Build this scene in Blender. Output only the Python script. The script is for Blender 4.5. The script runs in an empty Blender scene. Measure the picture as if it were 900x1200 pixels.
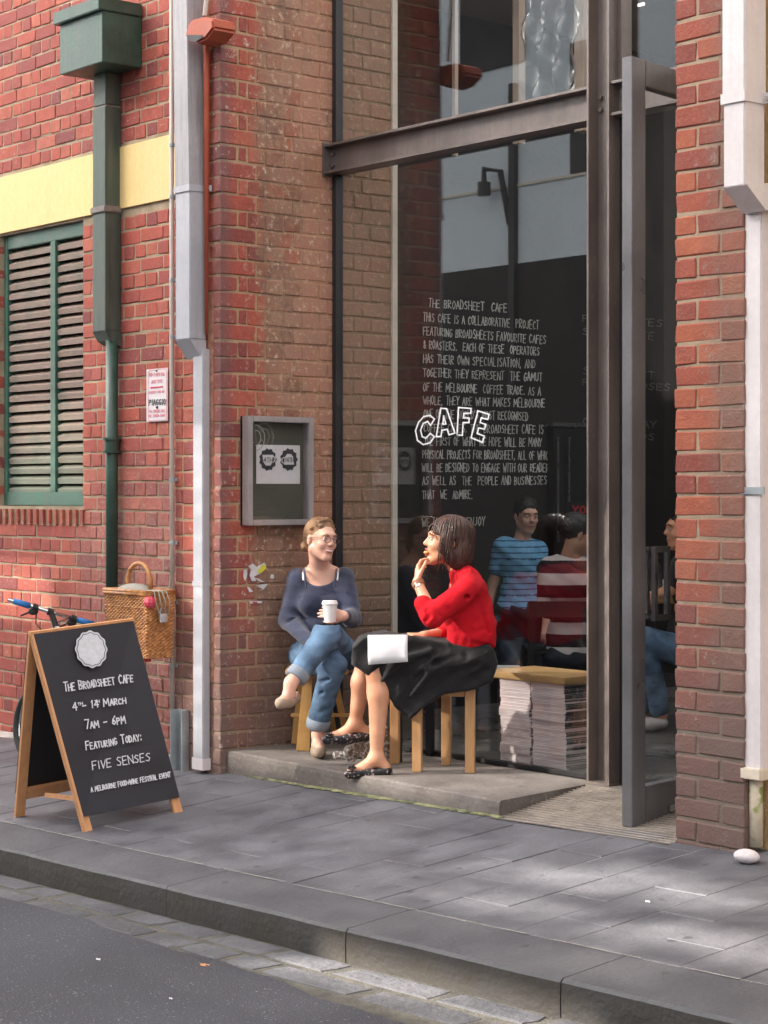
import bpy, bmesh, math, random
import numpy as np
from math import sin, cos, pi, radians, atan2, sqrt, floor, hypot
from mathutils import Vector, Matrix
random.seed(7)
C = bpy.context.scene.collection
SC = bpy.context.scene

# ---------------------------------------------------------------- camera, sky, sun
F = 2307.0; PH = radians(50.36); S_ = sin(PH); C_ = cos(PH); CZ = 1.55     # world: X along the facade, Y into the cafe
cam = bpy.data.cameras.new('camera'); camo = bpy.data.objects.new('camera', cam); C.objects.link(camo)
cam.sensor_fit = 'HORIZONTAL'; cam.sensor_width = 36; cam.lens = F/900*36
cam.shift_y = -22/900; cam.clip_end = 500; cam.clip_start = 0.1
camo.location = (0, 0, CZ); camo.rotation_euler = (radians(90), 0, PH)
SC.camera = camo
SUN = Vector((-0.50, -0.80, 0.46)).normalized()
SUN_EL = math.asin(SUN.z)
w = bpy.data.worlds.new('World'); SC.world = w; w.use_nodes = True
wn = w.node_tree.nodes; wl = w.node_tree.links
bg = wn['Background']; bg.inputs['Strength'].default_value = 0.15
sky = wn.new('ShaderNodeTexSky'); sky.sky_type = 'NISHITA'; sky.sun_disc = False
sky.sun_elevation = SUN_EL; sky.sun_rotation = atan2(SUN.x, SUN.y); sky.dust_density = 3.0; sky.ozone_density = 1.0
hs = wn.new('ShaderNodeHueSaturation'); hs.inputs['Saturation'].default_value = 0.10
tn = wn.new('ShaderNodeMix'); tn.data_type = 'RGBA'; tn.blend_type = 'MULTIPLY'; tn.inputs[0].default_value = 1; tn.inputs[7].default_value = (1.035, .985, .935, 1)   # thin warm haze over the sky
wl.new(sky.outputs[0], hs.inputs['Color']); wl.new(hs.outputs[0], tn.inputs[6]); wl.new(tn.outputs[2], bg.inputs['Color'])
sl = bpy.data.lights.new('sun', 'SUN'); sl.energy = 3.0; sl.angle = radians(0.6); sl.color = (1.0, .93, .82)
so = bpy.data.objects.new('sun', sl); C.objects.link(so); so.rotation_euler = (-SUN).to_track_quat('-Z', 'Y').to_euler(); so.location = (0, 0, 20)
SC.view_settings.view_transform = 'Standard'; SC.view_settings.look = 'None'
SC.view_settings.exposure = 2.7; SC.view_settings.gamma = 1.0

# ---------------------------------------------------------------- measuring helpers (photo pixel -> point on a known plane)
def W(px, py, Z):
    Xc = (px-450)/F*Z
    return Vector((Xc*C_-Z*S_, Xc*S_+Z*C_, CZ-(py-578)/F*Z))
def onY(px, py, Y):
    k = (px-450)/F; X = Y*(k*C_-S_)/(C_+k*S_); return W(px, py, -X*S_+Y*C_)
def onX(px, py, X):
    k = (px-450)/F; Y = -X*(C_+k*S_)/(S_-k*C_); return W(px, py, -X*S_+Y*C_)
def onP(px, py, p0, n):
    d = W(px, py, 1)-Vector((0, 0, CZ)); o = Vector((0, 0, CZ))
    return o+d*((p0-o).dot(n)/d.dot(n))
GX, GY = .0237, .0852; G0 = .15+GX*5.3-GY*5.93
def gz(x, y): return G0+GX*x+GY*y
def rz(x, y): return -.117+GX*(x+5.45)-.012*(4.34-y) if y > -5 else -.117+GX*(x+5.45)
def onG(px, py):
    d = W(px, py, 1); dz = d.z-CZ; return W(px, py, (G0-CZ)/(dz-GX*d.x-GY*d.y))
IR = Vector((C_, S_, 0)); IT = Vector((S_, -C_, 0)); IU = Vector((0, 0, 1))   # right of picture, towards camera, up
STEP = .197

# ---------------------------------------------------------------- object helpers
def link(name, me, mat=None, parent=None):
    o = bpy.data.objects.new(name, me); C.objects.link(o)
    if mat is not None and len(me.materials) == 0: me.materials.append(mat)
    if parent is not None: o.parent = parent
    return o
def wloc(p):
    v = Vector((0, 0, 0))
    while p is not None: v += p.location; p = p.parent
    return v
class MB:
    def __init__(s): s.v = []; s.f = []
    def add(s, vs, fs):
        b = len(s.v); s.v += [tuple(v) for v in vs]; s.f += [tuple(b+i for i in f) for f in fs]; return s
    def box(s, x0, x1, y0, y1, z0, z1):
        return s.add([(x, y, z) for z in (z0, z1) for y in (y0, y1) for x in (x0, x1)],
                     [(0, 2, 3, 1), (4, 5, 7, 6), (0, 1, 5, 4), (2, 6, 7, 3), (0, 4, 6, 2), (1, 3, 7, 5)])
    def bar(s, a, b, w, d, up=Vector((0, 0, 1)), w2=None, d2=None):
        a = Vector(a); b = Vector(b); t = (b-a).normalized(); u = t.cross(up)
        if u.length < 1e-4: u = t.cross(Vector((0, 1, 0)))
        u.normalize(); n = u.cross(t); w2 = w2 or w; d2 = d2 or d
        vs = [a-u*w/2-n*d/2, a+u*w/2-n*d/2, a+u*w/2+n*d/2, a-u*w/2+n*d/2, b-u*w2/2-n*d2/2, b+u*w2/2-n*d2/2, b+u*w2/2+n*d2/2, b-u*w2/2+n*d2/2]
        return s.add(vs, [(0, 3, 2, 1), (4, 5, 6, 7), (0, 1, 5, 4), (1, 2, 6, 5), (2, 3, 7, 6), (3, 0, 4, 7)])
    def tube(s, pts, r, n=10, cap=True, rs=None):
        pts = [Vector(p) for p in pts]; rings = []; u = None
        for i, p in enumerate(pts):
            t = (pts[min(i+1, len(pts)-1)]-pts[max(i-1, 0)]).normalized()
            if u is None:
                u = t.cross(Vector((0, 0, 1)))
                if u.length < 1e-3: u = t.cross(Vector((0, 1, 0)))
            u = (u-t*u.dot(t)).normalized(); v = t.cross(u); rr = rs[i] if rs else r
            rings.append([p+(u*cos(2*pi*k/n)+v*sin(2*pi*k/n))*rr for k in range(n)])
        fs = []
        for i in range(len(pts)-1):
            for k in range(n): fs.append((i*n+k, i*n+(k+1) % n, (i+1)*n+(k+1) % n, (i+1)*n+k))
        if cap: fs += [tuple(range(n))[::-1], tuple((len(pts)-1)*n+k for k in range(n))]
        return s.add([q for r_ in rings for q in r_], fs)
    def prism(s, poly, off):
        n = len(poly); poly = [Vector(p) for p in poly]; off = Vector(off)
        return s.add(poly+[p+off for p in poly], [tuple(range(n)), tuple(range(2*n-1, n-1, -1))]+[(i, i+n, (i+1) % n+n, (i+1) % n) for i in range(n)])
    def ball(s, c, r, n=10, m=8, R=None):
        c = Vector(c); r = Vector((r, r, r)) if not hasattr(r, '__len__') else Vector(r); vs = []; fs = []
        for i in range(m+1):
            for k in range(n):
                a = pi*i/m; q = Vector((sin(a)*cos(2*pi*k/n)*r.x, sin(a)*sin(2*pi*k/n)*r.y, cos(a)*r.z))
                if R is not None: q = R @ q
                vs.append(c+q)
        for i in range(m):
            for k in range(n): fs.append((i*n+k, (i+1)*n+k, (i+1)*n+(k+1) % n, i*n+(k+1) % n))
        return s.add(vs, fs)
    def build(s, name, mat, parent=None, smooth=False, bevel=0):
        o0 = wloc(parent) if parent is not None else Vector((0, 0, 0))
        me = bpy.data.meshes.new(name); me.from_pydata([(v[0]-o0.x, v[1]-o0.y, v[2]-o0.z) for v in s.v], [], s.f)
        bm = bmesh.new(); bm.from_mesh(me); bmesh.ops.recalc_face_normals(bm, faces=bm.faces)
        if bevel: bmesh.ops.bevel(bm, geom=[e for e in bm.edges if len(e.link_faces) == 2 and e.calc_face_angle(0) > .6], offset=bevel, segments=2, affect='EDGES', clamp_overlap=True)
        bm.to_mesh(me); bm.free()
        if smooth:
            for p in me.polygons: p.use_smooth = True
        return link(name, me, mat, parent)
def tag(o, label=None, cat=None, group=None, kind=None):
    if label: o['label'] = label
    if cat: o['category'] = cat
    if group: o['group'] = group
    if kind: o['kind'] = kind
    return o
def thing(name, loc, label, cat, group=None):
    o = bpy.data.objects.new(name, None); C.objects.link(o); o.location = loc; o.empty_display_size = .1
    return tag(o, label, cat, group)
def copy_thing(o, loc, label, group):
    r = o.copy(); C.objects.link(r); r.location = loc; r['label'] = label; r['group'] = group
    for ch in list(o.children):
        k = ch.copy(); C.objects.link(k); k.parent = r
        for g in list(ch.children):
            q = g.copy(); C.objects.link(q); q.parent = k
    return r

# ---------------------------------------------------------------- materials
def nt(m): m.use_nodes = True; return m.node_tree.nodes, m.node_tree.links
def node(N, L, typ, ins=None, **kw):
    n = N.new(typ)
    for k, v in kw.items(): setattr(n, k, v)
    for k, v in (ins or {}).items():
        if hasattr(v, 'is_linked') or isinstance(v, bpy.types.NodeSocket): L.new(v, n.inputs[k])
        else: n.inputs[k].default_value = v
    return n
def c4(c): return (c[0], c[1], c[2], 1)
def mixc(N, L, f, a, b):
    n = N.new('ShaderNodeMix'); n.data_type = 'RGBA'
    for i, v in ((0, f), (6, a), (7, b)):
        if isinstance(v, bpy.types.NodeSocket): L.new(v, n.inputs[i])
        else: n.inputs[i].default_value = c4(v) if hasattr(v, '__len__') else v
    return n.outputs[2]
def noise(N, L, vec, scale, detail=4, rough=.55):
    return node(N, L, 'ShaderNodeTexNoise', {'Vector': vec, 'Scale': scale, 'Detail': detail, 'Roughness': rough}).outputs[0]
def mr(N, L, v, a, b, c=0., d=1.):
    return node(N, L, 'ShaderNodeMapRange', {0: v, 1: a, 2: b, 3: c, 4: d}).outputs[0]
def mth(N, L, op, a, b=0.):
    return node(N, L, 'ShaderNodeMath', {0: a, 1: b}, operation=op).outputs[0]
def M(name, col, rough=.6, metal=0., var=.18, scale=5, bump=.15, bs=60, col2=None, speck=None, spec=.5, coord='Object', sheen=0., stretch=None, rvar=0.12, gum=0, streak=0):
    m = bpy.data.materials.new(name); N, L = nt(m); b = N['Principled BSDF']
    tc = N.new('ShaderNodeTexCoord').outputs[coord] if coord != 'Position' else N.new('ShaderNodeNewGeometry').outputs['Position']
    if stretch: tc = node(N, L, 'ShaderNodeMapping', {'Vector': tc, 'Scale': stretch}).outputs[0]
    n1 = noise(N, L, tc, scale); a = tuple(max(0, x*(1-var)) for x in col); c2 = col2 or tuple(min(1, x*(1+var)) for x in col)
    colr = mixc(N, L, mr(N, L, n1, .35, .65), a, c2)
    n2 = noise(N, L, tc, bs, 3)
    colr = mixc(N, L, mr(N, L, n2, .3, .75, 0, .35), colr, tuple(x*.72 for x in col))
    if speck:
        n3 = noise(N, L, tc, speck[1], 2); colr = mixc(N, L, mr(N, L, n3, speck[2], speck[2]+.05, 0, speck[3]), colr, speck[0])
    if gum or streak: gp_ = N.new('ShaderNodeNewGeometry').outputs['Position']
    if gum:
        v = node(N, L, 'ShaderNodeTexVoronoi', {'Vector': gp_, 'Scale': 5.5}).outputs['Distance']; big = noise(N, L, gp_, 1.1, 5, .6)
        colr = mixc(N, L, mr(N, L, v, .07, .11, gum, 0), colr, tuple(x*.45 for x in col)); colr = mixc(N, L, mr(N, L, big, .42, .66, 0, .32), colr, tuple(x*.55 for x in col))
    if streak:
        mp_ = node(N, L, 'ShaderNodeMapping', {'Vector': gp_, 'Scale': (14, 14, .8)}).outputs[0]; ns = noise(N, L, mp_, 2.2, 5, .65)
        colr = mixc(N, L, mr(N, L, ns, .48, .70, 0, streak), colr, (.10, .085, .07))
    L.new(colr, b.inputs['Base Color']); b.inputs['Metallic'].default_value = metal
    L.new(mr(N, L, n1, .3, .7, max(.03, rough-rvar), min(1, rough+rvar)), b.inputs['Roughness'])
    b.inputs['Specular IOR Level'].default_value = spec
    if sheen: b.inputs['Sheen Weight'].default_value = sheen
    if bump:
        bp = node(N, L, 'ShaderNodeBump', {'Height': n2, 'Strength': bump, 'Distance': .01}); L.new(bp.outputs[0], b.inputs['Normal'])
    return m
def brick_mat(name, ramp, grime=None, salt=.25, low=None, mort=False):
    m = bpy.data.materials.new(name); N, L = nt(m); b = N['Principled BSDF']
    P = N.new('ShaderNodeNewGeometry'); pos = P.outputs['Position']
    r = mth(N, L, 'FRACT', mth(N, L, 'ADD', N.new('ShaderNodeObjectInfo').outputs['Random'], P.outputs['Random Per Island']))
    cr = N.new('ShaderNodeValToRGB'); cr.color_ramp.interpolation = 'LINEAR'
    while len(cr.color_ramp.elements) < len(ramp): cr.color_ramp.elements.new(.5)
    for e, (p, c) in zip(cr.color_ramp.elements, ramp): e.position = p; e.color = c4(c)
    L.new(r, cr.inputs[0]); col = cr.outputs[0]
    sep = node(N, L, 'ShaderNodeSeparateXYZ', {0: pos}); X, Y, Z = sep.outputs
    n0 = noise(N, L, pos, 14, 5); n1 = noise(N, L, pos, 90, 4); n2 = noise(N, L, pos, 1.7, 4); n3 = noise(N, L, pos, 35, 6, .7)
    if not mort:
        col = mixc(N, L, mr(N, L, n0, .35, .7, 0, .45), col, (.20, .045, .035)); col = mixc(N, L, mr(N, L, n1, .5, .75, 0, .35), col, (.42, .17, .11))
    else: col = mixc(N, L, mr(N, L, n0, .35, .65, 0, .5), col, (.26, .18, .12))
    if grime: col = grime(N, L, X, Y, Z, n2, n3, col)
    if low: col = mixc(N, L, mth(N, L, 'MULTIPLY', mr(N, L, mth(N, L, 'ADD', Z, mth(N, L, 'MULTIPLY', n2, .9)), low[0], low[1], 1, 0), .85), col, low[2])
    f = mth(N, L, 'MULTIPLY', mr(N, L, n3, .58, .72), mr(N, L, n2, .38, .62, 0, salt*2))
    col = mixc(N, L, f, col, (.60, .52, .48))
    L.new(col, b.inputs['Base Color']); b.inputs['Roughness'].default_value = .82
    bp = node(N, L, 'ShaderNodeBump', {'Height': mth(N, L, 'ADD', mth(N, L, 'MULTIPLY', n1, .5), n3), 'Strength': .9, 'Distance': .005}); L.new(bp.outputs[0], b.inputs['Normal'])
    return m
RED = [(0, (.20, .045, .045)), (.2, (.30, .062, .052)), (.5, (.37, .072, .052)), (.8, (.42, .088, .055)), (1, (.46, .13, .085))]
def g_pier(N, L, X, Y, Z, n2, n3, col):
    yy = mth(N, L, 'ADD', Y, mth(N, L, 'MULTIPLY', mth(N, L, 'SUBTRACT', n2, .5), .35))
    # grey-brown weathered render smears over the middle and inner part of the recess wall
    zz = mth(N, L, 'ADD', Z, mth(N, L, 'MULTIPLY', n2, .8))
    nb2 = noise(N, L, node(N, L, 'ShaderNodeVectorMath', {0: N.new('ShaderNodeNewGeometry').outputs['Position'], 1: (3.1, 1.7, 5.2)}).outputs[0], 3.3, 5, .65)
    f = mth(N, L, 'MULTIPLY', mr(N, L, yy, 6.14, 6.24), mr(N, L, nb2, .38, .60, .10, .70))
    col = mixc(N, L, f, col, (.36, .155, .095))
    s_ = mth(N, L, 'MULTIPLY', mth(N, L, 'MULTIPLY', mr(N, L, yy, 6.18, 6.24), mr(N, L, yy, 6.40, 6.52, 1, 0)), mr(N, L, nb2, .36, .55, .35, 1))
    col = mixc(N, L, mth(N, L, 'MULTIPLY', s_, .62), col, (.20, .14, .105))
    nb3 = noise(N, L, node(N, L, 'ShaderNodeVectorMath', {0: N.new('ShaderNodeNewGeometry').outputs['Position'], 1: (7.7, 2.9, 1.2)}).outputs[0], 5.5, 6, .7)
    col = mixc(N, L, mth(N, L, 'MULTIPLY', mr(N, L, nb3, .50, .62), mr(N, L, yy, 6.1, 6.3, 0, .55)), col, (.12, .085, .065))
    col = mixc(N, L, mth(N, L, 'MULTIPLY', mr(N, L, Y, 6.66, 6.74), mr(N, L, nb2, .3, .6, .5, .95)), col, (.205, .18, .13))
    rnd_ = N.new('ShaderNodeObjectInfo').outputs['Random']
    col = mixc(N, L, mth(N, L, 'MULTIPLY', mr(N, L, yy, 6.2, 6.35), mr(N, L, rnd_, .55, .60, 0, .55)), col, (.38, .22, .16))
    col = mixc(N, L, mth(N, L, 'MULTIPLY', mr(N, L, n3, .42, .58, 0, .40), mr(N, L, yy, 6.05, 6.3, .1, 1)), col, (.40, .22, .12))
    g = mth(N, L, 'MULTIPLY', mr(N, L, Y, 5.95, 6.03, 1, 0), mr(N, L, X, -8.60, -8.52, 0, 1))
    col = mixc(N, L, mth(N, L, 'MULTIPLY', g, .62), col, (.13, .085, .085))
    # flecks of old cream paint
    return mixc(N, L, mth(N, L, 'MULTIPLY', mr(N, L, n3, .56, .66), mr(N, L, yy, 6.0, 6.25, 0, .75)), col, (.50, .35, .23))
def g_right(N, L, X, Y, Z, n2, n3, col):
    f = mth(N, L, 'MULTIPLY', mr(N, L, mth(N, L, 'ADD', X, mth(N, L, 'MULTIPLY', mth(N, L, 'SUBTRACT', n3, .5), .3)), -5.20, -5.08), mr(N, L, n2, .3, .6, .25, .8))
    return mixc(N, L, f, col, (.17, .11, .085))
def g_wall(N, L, X, Y, Z, n2, n3, col):
    f = mth(N, L, 'MULTIPLY', mr(N, L, mth(N, L, 'ADD', X, n2), -10.0, -9.4), mr(N, L, Z, 1.9, 1.3))
    return mixc(N, L, mth(N, L, 'MULTIPLY', f, mr(N, L, n3, .4, .65, .1, .55)), col, (.42, .30, .27))
MT = dict(
 brick_wall=brick_mat('brick_red_wall', RED, g_wall, .35),
 brick_pier=brick_mat('brick_weathered', RED, g_pier, .4, low=(.85, 1.75, (.17, .115, .095))),
 brick_right=brick_mat('brick_right_pier', [(0, (.20, .046, .034)), (.5, (.33, .075, .040)), (1, (.40, .115, .052))], g_right, .2, low=(1.0, 1.85, (.13, .088, .078))),
 mortar=M('mortar_cream', (.38, .28, .18), .95, 0, .3, 6, .5, 120, col2=(.48, .38, .27), coord='Position'),
 mortar_pier=brick_mat('mortar_ochre', [(0, (.42, .28, .16)), (1, (.46, .33, .20))], g_pier, .35, low=(.55, 1.35, (.20, .15, .12)), mort=True), mortar_right=brick_mat('mortar_right', [(0, (.36, .26, .19)), (1, (.40, .30, .20))], g_right, .3, low=(1.0, 1.85, (.15, .12, .10)), mort=True),
 plaster=M('old_plaster', (.30, .22, .15), .9, 0, .3, 8, .5, 50, coord='Position'),
 band=M('yellow_paint', (.80, .58, .25), .65, 0, .07, 1.5, .15, 60, coord='Position', stretch=(1, 1, .6), streak=0.06),
 )
MT.update(
 ochre=M('ochre_render', (.62, .40, .20), .9, 0, .18, 3, .8, 70, coord='Position', streak=0.4),
 green=M('green_paint', (.035, .085, .065), .42, 0, .25, 6, .12, 50, coord='Position', speck=((.25, .25, .2), 130, .68, .6), streak=0.35),
 green_old=M('weathered_green_paint', (.05, .095, .078), .6, 0, .3, 5, .3, 45, col2=(.10, .12, .10), coord='Position', stretch=(3, 3, .4), streak=0.5),
 green_win=M('window_green_paint', (.035, .105, .075), .5, 0, .2, 5, .15, 50, coord='Position', streak=0.4),
 lead=M('lead_joint', (.22, .19, .17), .8, 0, .2, 20, .4, 60),
 greypipe=M('grey_pvc', (.42, .42, .46), .45, 0, .08, 3, .08, 40, coord='Position', col2=(.47, .46, .49), streak=0.12),
 greypipe_up=M('dull_grey_metal', (.36, .34, .36), .5, .1, .12, 3, .1, 40, coord='Position', streak=0.5),
 whitepipe=M('white_paint_pipe', (.70, .64, .64), .45, 0, .07, 3, .08, 40, coord='Position', streak=0.09),
 galv=M('galvanised', (.38, .41, .43), .45, .5, .15, 8, .1, 50),
 conduit=M('beige_conduit', (.50, .43, .38), .5, 0, .1, 8, .05, 60),
 orange=M('terracotta_paint', (.42, .085, .04), .55, 0, .12, 8, .2, 60),
 steel=M('brown_primed_steel', (.19, .155, .142), .40, .25, .22, 3, .2, 50, coord='Position', speck=((.30, .24, .21), 60, .66, .5), stretch=(1, 1, .5), streak=0.30),
 steel_grey=M('grey_door_steel', (.20, .19, .20), .38, .35, .12, 3, .08, 50, coord='Position', speck=((.3, .28, .3), 50, .7, .4), streak=0.15),
 darksteel=M('dark_frame_steel', (.035, .033, .035), .5, .3, .2, 4, .1, 50),
 whitetrim=M('white_trim', (.72, .66, .56), .6, 0, .08, 6, .15, 50, coord='Position'),
 case=M('case_aluminium', (.45, .41, .41), .4, .45, .06, 6, .05, 60, streak=0.2),
 felt=M('case_backboard', (.11, .105, .085), .9, 0, .2, 3, .2, 90),
 concrete=M('step_concrete', (.145, .118, .105), .88, 0, .22, 2.5, .5, 35, coord='Position', col2=(.24, .21, .19), speck=((.34, .32, .28), 70, .64, .6), gum=.5),
 moss=M('lime_stain', (.15, .15, .07), .95, 0, .45, 14, .5, 80, coord='Position', col2=(.27, .27, .14)),
 paver=M('bluestone_paver', (.104, .104, .122), .58, 0, .22, 4, .35, 55, coord='Position', col2=(.158, .156, .175), speck=((.32, .30, .28), 50, .73, .6), gum=.8),
 paverjoint=M('paving_joint', (.20, .19, .18), .95, 0, .3, 3, .4, 80, coord='Position', col2=(.62, .58, .54)),
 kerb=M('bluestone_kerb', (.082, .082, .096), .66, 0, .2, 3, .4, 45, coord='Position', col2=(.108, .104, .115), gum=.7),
 asphalt=M('asphalt', (.055, .056, .072), .85, 0, .22, 1.3, 1.0, 140, coord='Position', col2=(.080, .081, .100), speck=((.34, .34, .35), 95, .66, .8), gum=.35),
 pitcher=M('bluestone_pitcher', (.082, .082, .094), .75, 0, .25, 3, .9, 30, coord='Position', col2=(.135, .132, .145)),
 dirt=M('gutter_grit', (.08, .074, .066), .95, 0, .4, 9, .6, 90, coord='Position', col2=(.13, .12, .10)),
 gratebar=M('grate_bar', (.42, .36, .31), .5, .4, .15, 10, .1, 60),
 black=M('black_paint', (.012, .012, .014), .5, 0, .2, 4, .05, 50),
 board=M('chalkboard', (.016, .016, .024), .55, 0, .15, 4, .05, 60),
 pine=M('pine_wood', (.60, .33, .15), .5, 0, .10, 4, .12, 30, stretch=(9, 9, 1.2), coord='Object'),
 pine_or=M('sign_frame_wood', (.60, .29, .13), .5, 0, .10, 4, .12, 30, stretch=(9, 9, 1.2)),
 ply=M('golden_plywood', (.62, .34, .11), .45, 0, .10, 4, .12, 30, stretch=(9, 9, 1.2)),
 oak=M('oak_bench', (.50, .30, .13), .45, 0, .15, 4, .12, 30, stretch=(1.5, 9, 9)),
 chalk=M('white_chalk', (.62, .62, .66), .9, 0, .1, 40, .1, 90),
 chalk_dim=M('chalk_lettering', (.60, .60, .57), .9, 0, .35, 12, .1, 90, coord='Position'),
 whitepaint=M('white_sign_paint', (.85, .85, .85), .5, 0, .03, 5, 0, 50),
 paper=M('white_paper', (.82, .80, .82), .7, 0, .04, 5, .05, 40),
 signwhite=M('sign_white', (.72, .66, .68), .4, 0, .04, 5, 0, 50),
 signred=M('sign_red', (.62, .06, .10), .5, 0, .05, 5, 0, 50),
 signpink=M('sign_faded_red', (.66, .22, .27), .5, 0, .05, 5, 0, 50),
 ink=M('black_ink', (.05, .05, .055), .6, 0, .05, 5, 0, 50),
 skin=M('skin', (.74, .42, .31), .45, 0, .08, 12, .05, 150, col2=(.82, .47, .35)),
 skin_tan=M('tanned_skin', (.74, .345, .20), .42, 0, .08, 12, .05, 150, col2=(.80, .40, .25)),
 skin_dk=M('olive_skin', (.45, .24, .16), .5, 0, .10, 12, .05, 150),
 hair_bl=M('blonde_hair', (.20, .10, .05), .5, 0, .35, 10, .8, 60, col2=(.36, .20, .10)),
 hair_br=M('brown_hair', (.055, .025, .02), .38, 0, .3, 10, .6, 60, col2=(.10, .04, .028), stretch=(4, 4, .7)),
 hair_dk=M('dark_hair', (.012, .010, .010), .5, 0, .3, 10, .6, 60),
 navy=M('navy_knit', (.035, .042, .085), .9, 0, .15, 10, .5, 260, sheen=.3),
 redknit=M('red_knit', (.58, .010, .020), .9, 0, .14, 8, .5, 200, spec=.2),
 denim=M('denim', (.055, .11, .20), .85, 0, .35, 9, .4, 300, col2=(.16, .27, .42)),
 denim_lt=M('light_denim_cuff', (.27, .31, .37), .9, 0, .15, 12, .5, 240),
 blackcloth=M('black_cotton', (.010, .009, .010), .85, 0, .3, 8, .3, 120, sheen=.05),
 beige=M('beige_suede', (.36, .27, .20), .8, 0, .12, 14, .2, 140),
 shoe=M('black_patterned_shoe', (.02, .018, .02), .4, 0, .2, 14, .1, 140, speck=((.6, .42, .40), 75, .60, 1)),
 bluetee=M('blue_tee', (.20, .50, .80), .85, 0, .15, 8, .2, 160),
 bluestripe=M('dark_blue_stripe', (.03, .10, .22), .85, 0, .15, 8, .2, 160),
 maroon=M('maroon_knit', (.014, .006, .012), .85, 0, .2, 8, .2, 160),
 cream=M('cream_stripe', (.60, .55, .55), .85, 0, .08, 8, .2, 160),
 white=M('white_plastic', (.82, .80, .80), .4, 0, .03, 5, 0, 50),
 teeth=M('teeth', (.85, .80, .75), .3, 0, .03, 5, 0, 50),
 lip=M('lips', (.50, .13, .12), .45, 0, .05, 5, 0, 50),
 dkmouth=M('mouth_dark', (.08, .015, .015), .6, 0, .05, 5, 0, 50),
 eye=M('eye_white', (.75, .72, .70), .25, 0, .03, 5, 0, 50),
 iris=M('iris_dark', (.05, .04, .035), .2, 0, .05, 5, 0, 50),
 glassesframe=M('brown_glasses_frame', (.10, .04, .03), .3, 0, .05, 5, 0, 50),
 chrome=M('chrome', (.62, .62, .62), .18, 1, .03, 5, 0, 50, rvar=.05),
 rubber=M('black_rubber', (.02, .02, .02), .7, 0, .1, 20, .2, 90),
 blugrip=M('blue_grip', (.03, .20, .55), .55, 0, .1, 20, .2, 120),
 wicker=M('wicker', (.50, .19, .055), .5, 0, .4, 30, .3, 90, col2=(.66, .30, .10)),
 cloth_grey=M('grey_cloth', (.34, .32, .28), .9, 0, .12, 14, .3, 120),
 redplastic=M('red_plastic', (.55, .02, .04), .3, 0, .05, 5, 0, 50),
 leather=M('tan_leather', (.30, .12, .05), .5, 0, .1, 20, .1, 90),
 mag=M('pink_newsprint', (.78, .62, .64), .85, 0, .12, 6, .3, 90, col2=(.86, .74, .74), coord='Position', stretch=(1, 1, 12)),
 magcov=M('magazine_cover', (.07, .09, .09), .35, 0, .3, 20, .05, 50, speck=((.5, .4, .38), 45, .60, .8)),
 wall_int=M('dark_interior_wall', (.012, .011, .011), .75, 0, .2, 3, .1, 40),
 floor_int=M('cafe_floor', (.09, .085, .08), .35, 0, .2, 3, .1, 40, coord='Position'),
 ceil=M('ceiling_ply', (.42, .32, .25), .7, 0, .1, 2, .05, 30, coord='Position'),
 pale=M('pale_render', (.76, .86, .95), .85, 0, .06, .4, .1, 8, coord='Position'),
 opp_dark=M('dark_opposite_wall', (.022, .020, .020), .85, 0, .3, 1, .2, 8, coord='Position'),
 opp_brick=M('opposite_brick', (.30, .15, .11), .9, 0, .3, 2, .4, 20, coord='Position'),
 dark_metal=M('opposite_dark_metal', (.03, .03, .034), .5, .2, .1, 4, .05, 40),
 rock=M('pale_stone', (.66, .60, .62), .7, 0, .12, 9, .3, 60),
 stickerw=M('torn_sticker_white', (.62, .60, .62), .8, 0, .15, 30, .2, 90),
 stickery=M('torn_sticker_yellow', (.65, .62, .05), .7, 0, .1, 30, .1, 90),
 leaf=M('dry_leaf', (.55, .25, .10), .8, 0, .1, 20, .1, 60),
 fridge=M('fridge_steel', (.30, .31, .32), .3, .8, .1, 4, 0, 40),
 redneon=M('red_lettering', (.45, .02, .03), .5, 0, .05, 5, 0, 50),
 chalk_faint=M('faint_chalk', (.16, .16, .155), .9, 0, .35, 12, .1, 90, coord='Position'),
 pottery=M('floral_cloth', (.30, .24, .20), .85, 0, .2, 20, .2, 90, speck=((.75, .70, .66), 60, .52, 1)),
)
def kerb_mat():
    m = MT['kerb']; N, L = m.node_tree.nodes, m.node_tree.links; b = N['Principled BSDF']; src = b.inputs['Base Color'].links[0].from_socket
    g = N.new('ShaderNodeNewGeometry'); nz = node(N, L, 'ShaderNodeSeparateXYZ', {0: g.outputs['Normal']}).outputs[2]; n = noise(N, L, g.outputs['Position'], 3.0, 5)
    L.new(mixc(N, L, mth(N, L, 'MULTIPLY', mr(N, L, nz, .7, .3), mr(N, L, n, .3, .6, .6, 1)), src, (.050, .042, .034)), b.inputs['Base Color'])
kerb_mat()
def slat_mat():
    m = M('louvre_paint', (.05, .13, .095), .6, 0, .2, 6, .15, 60, coord='Position'); N, L = m.node_tree.nodes, m.node_tree.links; b = N['Principled BSDF']
    src = b.inputs['Base Color'].links[0].from_socket; pos = N.new('ShaderNodeNewGeometry').outputs['Position']
    Z = node(N, L, 'ShaderNodeSeparateXYZ', {0: pos}).outputs[2]; n = noise(N, L, pos, 7, 4)
    f = mth(N, L, 'MULTIPLY', mr(N, L, Z, 1.5, 2.15, .35, 1.0), mr(N, L, n, .3, .5, .6, .95))
    L.new(mixc(N, L, f, src, (.27, .185, .15)), b.inputs['Base Color']); return m
MT['slat'] = slat_mat()
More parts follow.
